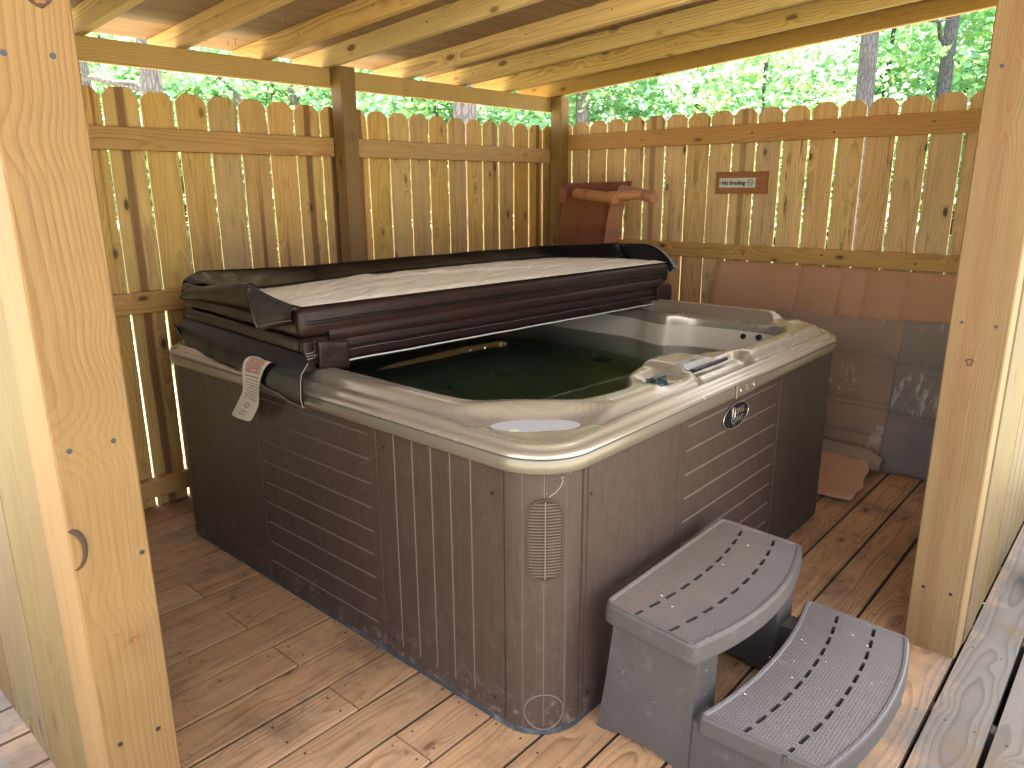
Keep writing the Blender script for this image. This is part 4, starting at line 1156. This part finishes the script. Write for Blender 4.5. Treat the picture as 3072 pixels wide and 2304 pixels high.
# ------------------------------------------------------------------ no-smoking sign
sg_ = thing('no_smoking_sign', (-1.945, 4.214, 1.42), 'small metal no-smoking plate on a reddish wood block, screwed to the back fence', 'sign')
mb = MB(); mb.board((-2.105, 4.196, 1.361), X, Z, Y, .308, .122, .030, 44., c=.004)
for q in ((-2.09, 1.45), (-2.09, 1.378), (-1.825, 1.475), (-1.835, 1.388)): mb.disc((q[0], 4.1965, q[1]), nY, .004, .001, 8, 1)
bl = mb.build('block', [M['sign_wood'], M['nail']], sg_)
def plate_mat():
    m, n, b = mat('polished_plate')
    co = n.attr('bco').outputs['Vector']
    v = n.noise(co, 22., 3, .6)
    n.put(b.inputs['Base Color'], n.mix(v, (.62,.62,.55), (.80,.80,.72)))
    b.inputs['Metallic'].default_value = .55; b.inputs['Roughness'].default_value = .32
    n.put(b.inputs['Normal'], n.bump(v, .15, .01)); return m
mb = MB(); mb.board((-2.082, 4.1945, 1.3945), X, Z, Y, .222, .054, .0025, c=.0006)
pl = mb.build('plate', plate_mat(), sg_)
ink = simple('ink', (.01,.01,.01), .5)
text('lettering', 'No Smoking', .0315, (-1.995, 4.1938, 1.4205), X, Z, pl, ink, shear=.22, off=.0011, ext=.0003, spacing=.92)
mb = MB(); cc = Vector((-1.893, 4.1938, 1.4225))
mb.tube([cc+Vector((.0165*math.cos(a), 0, .0165*math.sin(a))) for a in [2*math.pi*k/24 for k in range(25)]], .0014, 6)
mb.tube([cc+Vector((-.012, 0, .012)), cc+Vector((.012, 0, -.012))], .0012, 6)
mb.board(cc+Vector((-.012, -.0006, -.0035)), X, Z, Y, .020, .004, .001, c=.0002)
mb.tube([cc+Vector((.008, 0, .002)), cc+Vector((.011, 0, .007)), cc+Vector((.007, 0, .010))], .0009, 5)
mb.build('symbol', ink, pl)
for q in ((-2.0745, 4.1946, 1.4185), (-1.8685, 4.1946, 1.4235)):
    mb = MB(); mb.disc(q, nY, .003, .0013, 8); mb.build('rivet', ink, pl)

# ------------------------------------------------------------------ cardboard against the back fence
def card_mat(name, col, bloom, grey):
    m, n, b = mat(name)
    co = n.attr('bco').outputs['Vector']; x, y, z = n.xyz(co)
    v = n.noise(co, 5., 5, .65)
    c = n.mix(v, tuple(q*.8 for q in col), tuple(q*1.15 for q in col))
    flute = n.math('SINE', n.math('MULTIPLY', x, 2*math.pi/.007))
    c = n.mix(n.math('MULTIPLY', n.step(n.noise(co, 3., 3, .6), .45, .65), grey), c, (.21,.18,.165))
    pe = n.noise(n.comb(n.math('MULTIPLY', x, 30.), n.math('MULTIPLY', y, 9.), 3.), 1., 5, .75)
    msk = n.step(n.noise(co, 4.5, 2, .5), .50, .62)
    c = n.mix(n.math('MULTIPLY', n.math('MULTIPLY', n.step(pe, .51, .60), msk), bloom), c, (.66,.60,.52))
    n.put(b.inputs['Base Color'], c); b.inputs['Roughness'].default_value = .75; b.inputs['Specular IOR Level'].default_value = .25
    n.put(b.inputs['Normal'], n.bump(n.math('ADD', n.math('MULTIPLY', flute, .08), n.noise(co, 9., 4, .6)), .25, .004))
    return m
M['card'] = card_mat('brown_cardboard', (.50,.27,.155), .0, .0)
M['card_dark'] = card_mat('damp_cardboard', (.36,.238,.168), .55, .5)
M['card_grey'] = card_mat('grey_cardboard', (.27,.22,.178), .6, .7)
def ly(z): return 3.905+.265*z/.97      # plane the sheets lean on
def sheet(name, cols, zs, m, label, off=0., seed=0., folds=(), flip=False, edge=.006, grp='cardboard sheets leaning on the back fence'):
    """cols: x positions; zs: heights; folds: x or z creases pressed in"""
    xs = sorted(set([cols[0]+(cols[1]-cols[0])*i/40 for i in range(41)]+[f+d for k, f in folds if k == 'x' for d in (-.006, 0, .006)]))
    zz = sorted(set([zs[0]+(zs[1]-zs[0])*i/30 for i in range(31)]+[f+d for k, f in folds if k == 'z' for d in (-.006, 0, .006)]))
    rows, bcs = [], []
    for z in zz:
        row = []
        for x in xs:
            d = .010*noise.noise(Vector((x*2.2+seed, z*2.6, seed)))+.004*noise.noise(Vector((x*8, z*8, seed)))
            for k, f in folds:
                t = abs((x if k == 'x' else z)-f); d += .007*math.exp(-(t/.007)**2)+.004*math.exp(-(t/.03)**2)
            xx = x+(edge*noise.noise(Vector((z*20, seed, 0))) if x in (xs[0], xs[-1]) else 0)
            z2 = z+(edge*noise.noise(Vector((x*16, seed, 4))) if z in (zz[0], zz[-1]) else 0)
            row.append(Vector((xx, ly(z2)-off+d, z2))); bcs.append((x, z, seed))
        rows.append(row)
    mb = MB(); mb.grid(rows, bco=bcs, flip=False)
    ob = mb.build(name, m, None, solid=.005)
    tag(ob, label, 'cardboard', grp)
    return ob
sheet('cardboard_sheet', (-2.05, -.56), (.015, .975), M['card'], 'long brown cardboard sheet along the top, just below the lower fence rail', .0, 1., [('x', -1.325), ('x', -1.20), ('x', -1.005), ('x', -1.55)])  # lower part added unseen behind the other sheets to stop sun leaks
sheet('cardboard_sheet', (-1.62, -.955), (.012, .735), M['card_dark'], 'purplish brown damp cardboard sheet in the gap beside the tub', .030, 5., [('z', .545), ('z', .318), ('z', .29), ('z', .16)], edge=.012)
sheet('cardboard_sheet', (-.962, -.58), (.004, .745), M['card_grey'], 'grey torn cardboard sheet nearest the right post, its foot on the deck', .036, 9., [('z', .53), ('z', .285), ('z', .26)], edge=.008)
mb = MB(); pts = []
for i in range(20):
    t = i/19; pts.append(Vector((-1.62+.70*t, 3.80+.012*math.sin(t*5), .078-.016*smooth(.8, 1, t))))
mb.tube(pts, [.052+.003*math.sin(i*1.3) for i in range(17)]+[.050, .046, .034], 18)
tag(mb.build('cardboard_roll', M['card_dark']), 'rolled-up cardboard tube lying on the deck at the foot of the sheets', 'cardboard')
mb = MB()
edge_r = [(-.985, 3.86), (-.965, 3.80), (-.972, 3.74), (-.945, 3.68), (-.950, 3.62), (-.925, 3.55), (-.932, 3.48), (-.928, 3.42), (-.925, 3.36)]
rows = []; bcs = []
for k, (xr, y) in enumerate(edge_r):
    row = []
    for j in range(16):
        t = j/15; x = -1.60+(xr+1.60)*t; yy = y-.045*(1-t)*(k/8)
        z = .006+.105*smooth(3.45, 3.86, yy)**1.5+.004*noise.noise(Vector((x*6, yy*6, 1)))+(.010*t*t if k > 5 else 0)
        row.append(Vector((x, yy, z))); bcs.append((x, yy, 2.))
    rows.append(row)
mb.grid(rows, bco=bcs, flip=True)
tag(mb.build('cardboard_sheet', M['card'], None, solid=.006), 'flat tan cardboard piece with a ragged torn edge lying on the deck behind the tub', 'cardboard')

# ------------------------------------------------------------------ harvestman on the near post
mb = MB(); b0 = Vector((-1.4545, .4803, .5199))
mb.tube([b0+Vector((0, -.0035, .003)), b0+Vector((.001, -.0022, .002)), b0+Vector((.0015, 0, 0)), b0+Vector((.001, .0022, -.002)), b0+Vector((0, .0035, -.003))], [.0012, .0032, .0038, .0032, .0012], 8)
for (y, z) in ((.4721, .5823), (.527, .5563), (.5196, .511), (.4451, .5466), (.4063, .4863), (.4367, .4856), (.485, .4742), (.497, .474)):
    e = Vector((-1.4612, y, z)); k = b0.lerp(e, .52)+Vector((.009, 0, .004)); k2 = b0.lerp(e, .25)+Vector((.006, 0, .003))
    mb.tube([b0, k2, k, b0.lerp(e, .8)+Vector((.002, .001, 0)), e], [.0006, .0004, .0004, .00035, .0003], 4)
tag(mb.build('harvestman', simple('harvestman', (.26,.09,.025), .6)), 'thin long-legged harvestman spider resting on the face of the near left post', 'spider')

# ------------------------------------------------------------------ woods beyond the fence
def ground_mat():
    m, n, b = mat('forest_floor')
    pos = n.geo().outputs['Position']
    a = n.noise(pos, .8, 6, .65); c = n.mix(n.step(a, .42, .6), (.46,.40,.29), (.30,.34,.16))
    c = n.mix(n.step(n.noise(pos, 12., 4, .7), .5, .7), c, (.42,.36,.26))
    n.put(b.inputs['Base Color'], c); b.inputs['Roughness'].default_value = .95
    n.put(b.inputs['Normal'], n.bump(n.noise(pos, 20., 4, .7), .6, .03)); return m
mb = MB(); rows = []
rad = [0, 3, 6, 9, 13, 18, 25, 35, 50, 75, 110, 160]
for r_ in rad:
    rows.append([Vector((r_*math.cos(a)-1.5, r_*math.sin(a)+2, -.78+(max(0, r_-8)*.012+.5*noise.noise(Vector((r_*math.cos(a)*.06, r_*math.sin(a)*.06, 0)))*min(1, max(0, r_-7)/8)))) for a in [2*math.pi*k/56 for k in range(56)]])
mb.grid(rows, closed=True, flip=False); mb.build('ground', ground_mat())['kind'] = 'structure'
def gz(x, y):
    r_ = math.hypot(x+1.5, y-2)
    return -.80+max(0, r_-8)*.012+.5*noise.noise(Vector(((x+1.5)*.06, (y-2)*.06, 0)))*min(1, max(0, r_-7)/8)

def leaf_mat(name, cols):
    m = bpy.data.materials.new(name); m.use_nodes = True; n = NT(m.node_tree); n.n.clear()
    out = n.new('ShaderNodeOutputMaterial')
    bid = n.attr('bid').outputs['Fac']; rr_ = n.new('ShaderNodeObjectInfo').outputs['Random']
    f = n.math('FRACT', n.math('ADD', bid, n.math('MULTIPLY', rr_, .35)))
    c = n.ramp(f, [(0, cols[0]), (.45, cols[1]), (.75, cols[2]), (1, cols[0])])
    d = n.new('ShaderNodeBsdfDiffuse'); n.l.new(c, d.inputs[0])
    t = n.new('ShaderNodeBsdfTranslucent'); n.put(t.inputs[0], n.mix(1., c, (1., 1.05, .55), 'MULTIPLY'))
    g_ = n.new('ShaderNodeBsdfGlossy'); g_.inputs['Roughness'].default_value = .5; g_.inputs[0].default_value = (.9,.95,1,1)
    m1 = n.new('ShaderNodeMixShader'); m1.inputs[0].default_value = .5; n.l.new(d.outputs[0], m1.inputs[1]); n.l.new(t.outputs[0], m1.inputs[2])
    m2 = n.new('ShaderNodeMixShader'); m2.inputs[0].default_value = .14; n.l.new(m1.outputs[0], m2.inputs[1]); n.l.new(g_.outputs[0], m2.inputs[2])
    n.l.new(m2.outputs[0], out.inputs[0]); return m
LEAF = leaf_mat('leaves', [(.22,.47,.38), (.29,.53,.38), (.40,.57,.25)])
def bark_mat(name, a, b_):
    m, n, b = mat(name)
    co = n.attr('bco').outputs['Vector']; pos = n.geo().outputs['Position']
    v = n.vor(n.vmath('MULTIPLY', pos, (22., 22., 6.)), 1., 1., 'DISTANCE_TO_EDGE')['Distance']
    k = n.step(v, .0, .16)
    c = n.mix(k, b_, a); c = n.mix(n.noise(pos, 3., 4, .6), c, tuple(q*1.3 for q in a))
    n.put(b.inputs['Base Color'], c); b.inputs['Roughness'].default_value = .9
    n.put(b.inputs['Normal'], n.bump(n.math('ADD', k, n.noise(pos, 40., 3, .6)), .8, .03)); return m
BARK = bark_mat('grey_bark', (.15,.135,.14), (.04,.036,.04)); BARK2 = bark_mat('dark_bark', (.085,.077,.09), (.022,.02,.025))

def crown_mesh(name, rx, rz, zc, ncl, nl, ls, seed, hollow=.35):
    rg = random.Random(seed); mb = MB(); V, F, B, I = [], [], [], []
    for c in range(ncl):
        while True:
            p = Vector((rg.uniform(-1, 1), rg.uniform(-1, 1), rg.uniform(-1, 1)))
            if hollow < p.length < 1: break
        p = Vector((p.x*rx, p.y*rx, p.z*rz+zc))*1.
        p += Vector((rg.gauss(0, .2), rg.gauss(0, .2), rg.gauss(0, .15)))
        tone = rg.random()*.6; sr = rg.uniform(.25, .6); tilt = Vector((rg.gauss(0, .35), rg.gauss(0, .35), 1)).normalized()
        for l in range(nl):
            a = rg.uniform(0, 6.283); r_ = sr*math.sqrt(rg.random())
            q = p+Vector((r_*math.cos(a), r_*math.sin(a), rg.gauss(0, .07)-(r_*math.cos(a)*tilt.x+r_*math.sin(a)*tilt.y)))
            nrm = (tilt+Vector((rg.gauss(0, .5), rg.gauss(0, .5), rg.gauss(0, .35)))).normalized()
            d = Vector((math.cos(a), math.sin(a), rg.gauss(-.25, .3))); d = (d-nrm*d.dot(nrm)).normalized()
            s = nrm.cross(d); L = ls*rg.uniform(.7, 1.35); W = L*rg.uniform(.34, .48)
            o = len(V)
            V += [q, q+d*L*.45+s*W+nrm*L*.09, q+d*L-nrm*L*.06, q+d*L*.45-s*W+nrm*L*.09]
            F += [(o, o+1, o+2), (o, o+2, o+3)]; I += [tone+rg.random()*.4]*4
    mb.v = [tuple(v) for v in V]; mb.co = mb.v; mb.f = F; mb.id = I; mb.mi = [0]*len(F); mb.sm = [False]*len(F)
    ob = mb.build(name, LEAF); me = ob.data; bpy.data.objects.remove(ob); return me
def trunk_mesh(name, H_, r0, r1, seed, limbs, m, lean=0., fork=None):
    rg = random.Random(seed); mb = MB(); n_ = 14
    wx, wy = rg.uniform(-.3, .3), rg.uniform(-.3, .3)
    P = lambda t: Vector((lean*H_*t+wx*math.sin(t*5)*.35, wy*math.sin(t*4+1)*.35, H_*t-.1))
    rr_ = [r0*(1.35 if i == 0 else 1)*(1-t)+r1*t for i, t in [(i, i/n_) for i in range(n_+1)]]
    mb.tube([P(i/n_) for i in range(n_+1)], rr_, 14)
    for (h, ln, up_) in limbs:
        a = rg.uniform(0, 6.283) if not isinstance(ln, tuple) else ln[1]; l_ = ln if not isinstance(ln, tuple) else ln[0]
        b = P(h); d = Vector((math.cos(a), math.sin(a), up_)); pts = [b]; r_ = (r0*(1-h)+r1*h)*.42
        for q in range(1, 7): pts.append(b+d*l_*q/6+Vector((rg.gauss(0, .05), rg.gauss(0, .05), rg.gauss(0, .05)))*l_*.5)
        mb.tube(pts, [r_*(1-.85*q/6) for q in range(7)], 8)
        for q in (2, 3, 4, 5):
            e = Vector((rg.gauss(0, .5), rg.gauss(0, .5), rg.uniform(-.1, .6)))*l_*.35
            mb.tube([pts[q], pts[q]+e*.5, pts[q]+e], [r_*.3, r_*.2, r_*.05], 5)
    if fork:
        h, a, l_, up_ = fork; b = P(h); d = Vector((math.cos(a), math.sin(a), up_)); r_ = r0*.75
        mb.tube([b-d*.05]+[b+d*l_*q/6+Vector((0, 0, .12*(q/6)**2)) for q in range(1, 7)], [r_]+[r_*(1-.5*q/6) for q in range(1, 7)], 10)
    ob = mb.build(name, m); me = ob.data; bpy.data.objects.remove(ob); return me
CR = [crown_mesh('crown', 2.3, 2.6, 3.3, 230, 30, .125, 1, .2), crown_mesh('crown', 2.7, 2.2, 3.0, 260, 28, .115, 2, .25), crown_mesh('crown', 1.9, 3.0, 3.6, 220, 30, .135, 3, .15)]
CRH = crown_mesh('crown', 2.4, 1.6, 11.2, 40, 22, .16, 8, .3)
TRK = [trunk_mesh('trunk', 6.2, .06, .02, 5+i, [(.3, 1.6, .5), (.45, 1.5, .6), (.55, 1.3, .7), (.7, 1., .8)], BARK2) for i in range(3)]
def tree(name, x, y, rz, sc, trunk, crown, label, grp=None, cat='tree'):
    e = thing(name, (x, y, gz(x, y)), label, cat, grp); e.rotation_euler.z = rz; e.scale = (sc, sc, sc)
    for nm, me in (('trunk', trunk), ('crown', crown)):
        if me is None: continue
        o = bpy.data.objects.new(nm, me); COL.objects.link(o); o.parent = e
    return e
def at(dx, dy, dist): return dx*dist, dy*dist
big = [  # direction, distance, radius, label
 (-.9396, .3424, 15., .13, 'furrowed tree trunk at the left end of the slot above the fence, by the post', BARK, 0., None, [(.5, 2.2, .5)]),
 (-.9108, .4129, 10.5, .145, 'thick pale-barked tree beyond the left fence, one thin crooked limb reaching left', BARK, 0., None, [(.285, (1.9, 3.45), .12), (.5, 2., .6)]),
 (-.8361, .5486, 14., .115, 'forked grey tree above the left fence, one limb leaning away left', BARK, .0, (.22, 3.9, 2.6, 1.1), [(.30, (1.6, .9), 1.0), (.5, 2., .7)]),
 (-.7025, .7116, 8.6, .155, 'broad furrowed trunk rising right behind the corner end of the left fence', BARK, 0., None, [(.55, 2., .6)]),
 (-.5919, .806, 13.5, .14, 'pale trunk standing just right of the corner post, half veiled by leaves', BARK, 0., None, [(.5, 2., .6)]),
 (-.5076, .8616, 23., .125, 'slim dark trunk above the back fence, the next one right of the corner post trunk', BARK2, .01, None, [(.5, 2., .6)]),
 (-.3963, .9181, 24., .14, 'hazy mid-distance trunk above the middle of the back fence', BARK, 0., None, [(.4, 2., .6)]),
 (-.2912, .9567, 12.5, .148, 'tall dark-barked trunk right of the sign, boldest above the back fence', BARK2, -.022, None, [(.5, 2.2, .5)]),
 (-.2200, .9755, 17., .15, 'dark scaly trunk nearest the right post, broken by big pale leaves', BARK2, -.012, None, [(.38, 2., .4)]),
]
for i, (dx, dy, ds, r_, lb, bk, ln, fk, lm) in enumerate(big):
    x, y = at(dx, dy, ds)
    tree('woodland_tree', x, y, 0, 1., trunk_mesh('trunk', 12.5, r_, r_*.45, 40+i, lm, bk, ln, fk), CRH, lb, 'large trees beyond the fence')
# slim far trunks
for i, (dx, dy, ds, lb) in enumerate(((-.721, .693, 26., 'thin far sapling left of the broad corner trunk'), (-.4569, .8895, 26., 'thin reddish far trunk above the back fence, left of centre'), (-.4313, .9022, 30., 'very thin far trunk between two thicker ones above the back fence'), (-.2502, .9682, 27., 'slender pale far trunk between the two dark trunks near the right post'))):
    x, y = at(dx, dy, ds)
    tree('slim_tree', x, y, i*1.3, 1.25, trunk_mesh('trunk', 9., .065, .03, 70+i, [(.6, 1.2, .6)], BARK2), CR[i % 3], lb, 'slim trees beyond the fence')
# leafy understorey
rg = random.Random(21); placed = []
def ok(x, y, dmin): return all((x-a)**2+(y-b)**2 > dmin*dmin for a, b in placed)
spots = []
tries = 0
while len(spots) < 74 and tries < 6000:
    tries += 1
    az = rg.uniform(-1.4, .05); ds = rg.choice((rg.uniform(9.5, 15), rg.uniform(13, 22), rg.uniform(20, 40)))
    x, y = ds*math.sin(az), ds*math.cos(az)
    if x > -6.8 and y < 8.0: continue
    if not ok(x, y, 1.7 if ds < 20 else 2.2): continue
    if any(ds < b_[2]+1 and abs(math.atan2(-b_[0], b_[1])-math.atan2(-x, y)) < 2.6/ds+.01 for b_ in big[:5]+big[7:]): continue
    placed.append((x, y)); spots.append((x, y, ds))
LBL = 'leafy young broadleaf tree among the bright green woods beyond the fence'
for i, (x, y, ds) in enumerate(spots):
    topz_ = 1.4+ds*rg.uniform(.17, .29)+.6
    s = max(.55, min(1.9, (topz_-gz(x, y))/6.0))
    tree('young_tree', x, y, rg.uniform(0, 6.28), s, TRK[i % 3], CR[rg.randrange(3)], LBL, 'young leafy trees in the woods')
# pole with a pale strip beyond the left fence
pl_ = thing('utility_pole', (*at(-.8983, .4394, 17.), gz(*at(-.8983, .4394, 17.))), 'brown wooden pole with a pale conduit down its side, seen over the left fence', 'pole')
px_, py_, pz_ = pl_.location
mb = MB(); mb.tube([(px_, py_, pz_), (px_, py_, pz_+7.5)], [.12, .09], 14); mb.build('pole', bark_mat('pole_wood', (.30,.22,.17), (.2,.15,.12)), pl_)
mb = MB(); mb.tube([(px_+.05, py_+.13, pz_), (px_+.05, py_+.13, pz_+6.)], .035, 8); mb.build('conduit', simple('conduit', (.75,.77,.8), .4), pl_)

pot = MB(); pc = Vector((-.132, 3.10, 0))
prof = [(.0, .003), (.070, .003), (.074, .0), (.084, .085), (.092, .088), (.094, .104), (.088, .106), (.082, .09), (.078, .04), (.0, .04)]
pot.grid([[pc+Vector((r_*math.cos(a), r_*math.sin(a), z_)) for a in [2*math.pi*k/28 for k in range(28)]] for r_, z_ in prof], closed=True)
tag(pot.build('plant_pot', simple('black_pot', (.02,.02,.022), .5)), 'round black pot on the grey deck at the very right edge of the picture', 'pot')
# ------------------------------------------------------------------ camera, light, world
cam = bpy.data.cameras.new('camera'); co = bpy.data.objects.new('camera', cam); COL.objects.link(co)
yaw, pit, rol = 0.7259649, 0.25954509, -0.00624642
d = Vector((-math.sin(yaw)*math.cos(pit), math.cos(yaw)*math.cos(pit), -math.sin(pit)))
r = Vector((math.cos(yaw), math.sin(yaw), 0)); u = r.cross(d)
r2 = r*math.cos(rol)+u*math.sin(rol); u2 = -r*math.sin(rol)+u*math.cos(rol)
mt = Matrix((r2, u2, -d)).transposed().to_4x4(); mt.translation = (0, 0, 1.405); co.matrix_world = mt
cam.sensor_width = 36; cam.lens = 2223.71/3072*36; cam.clip_start = .02; cam.clip_end = 600
scn.camera = co
EL, AZ = R(76), R(-30)          # azimuth from +Y, clockwise positive
sv = Vector((math.sin(AZ)*math.cos(EL), math.cos(AZ)*math.cos(EL), math.sin(EL)))
sl = bpy.data.lights.new('sun', 'SUN'); sl.energy = 5.; sl.angle = R(.6); sl.color = (1., .95, .86)
so = bpy.data.objects.new('sun', sl); COL.objects.link(so); so.rotation_euler = sv.to_track_quat('Z', 'Y').to_euler(); so.location = sv*30
w = bpy.data.worlds.new('World'); scn.world = w; w.use_nodes = True; nt = NT(w.node_tree); bg = w.node_tree.nodes['Background']
sk = nt.new('ShaderNodeTexSky', sky_type='NISHITA'); sk.sun_disc = False; sk.sun_elevation = EL; sk.sun_rotation = AZ; sk.air_density = 1.; sk.dust_density = 2.5; sk.ozone_density = 1.
hs_ = nt.new('ShaderNodeHueSaturation'); hs_.inputs['Saturation'].default_value = .35; nt.l.new(sk.outputs[0], hs_.inputs['Color']); nt.l.new(hs_.outputs[0], bg.inputs[0]); bg.inputs[1].default_value = .15
vs = scn.view_settings; vs.view_transform = 'Standard'; vs.look = 'None'; vs.exposure = 3.05; vs.gamma = 1.
scn.render.engine = 'CYCLES'; cy = scn.cycles
cy.use_denoising = True
try: cy.denoiser = 'OPENIMAGEDENOISE'
except Exception: pass
cy.max_bounces = 8; cy.diffuse_bounces = 3; cy.glossy_bounces = 4; cy.transmission_bounces = 4; cy.transparent_max_bounces = 8
cy.denoising_prefilter = 'ACCURATE'; cy.sample_clamp_indirect = 6.; cy.caustics_reflective = False; cy.caustics_refractive = False
for o in list(bpy.data.objects):
    if '_base' in o: del o['_base']
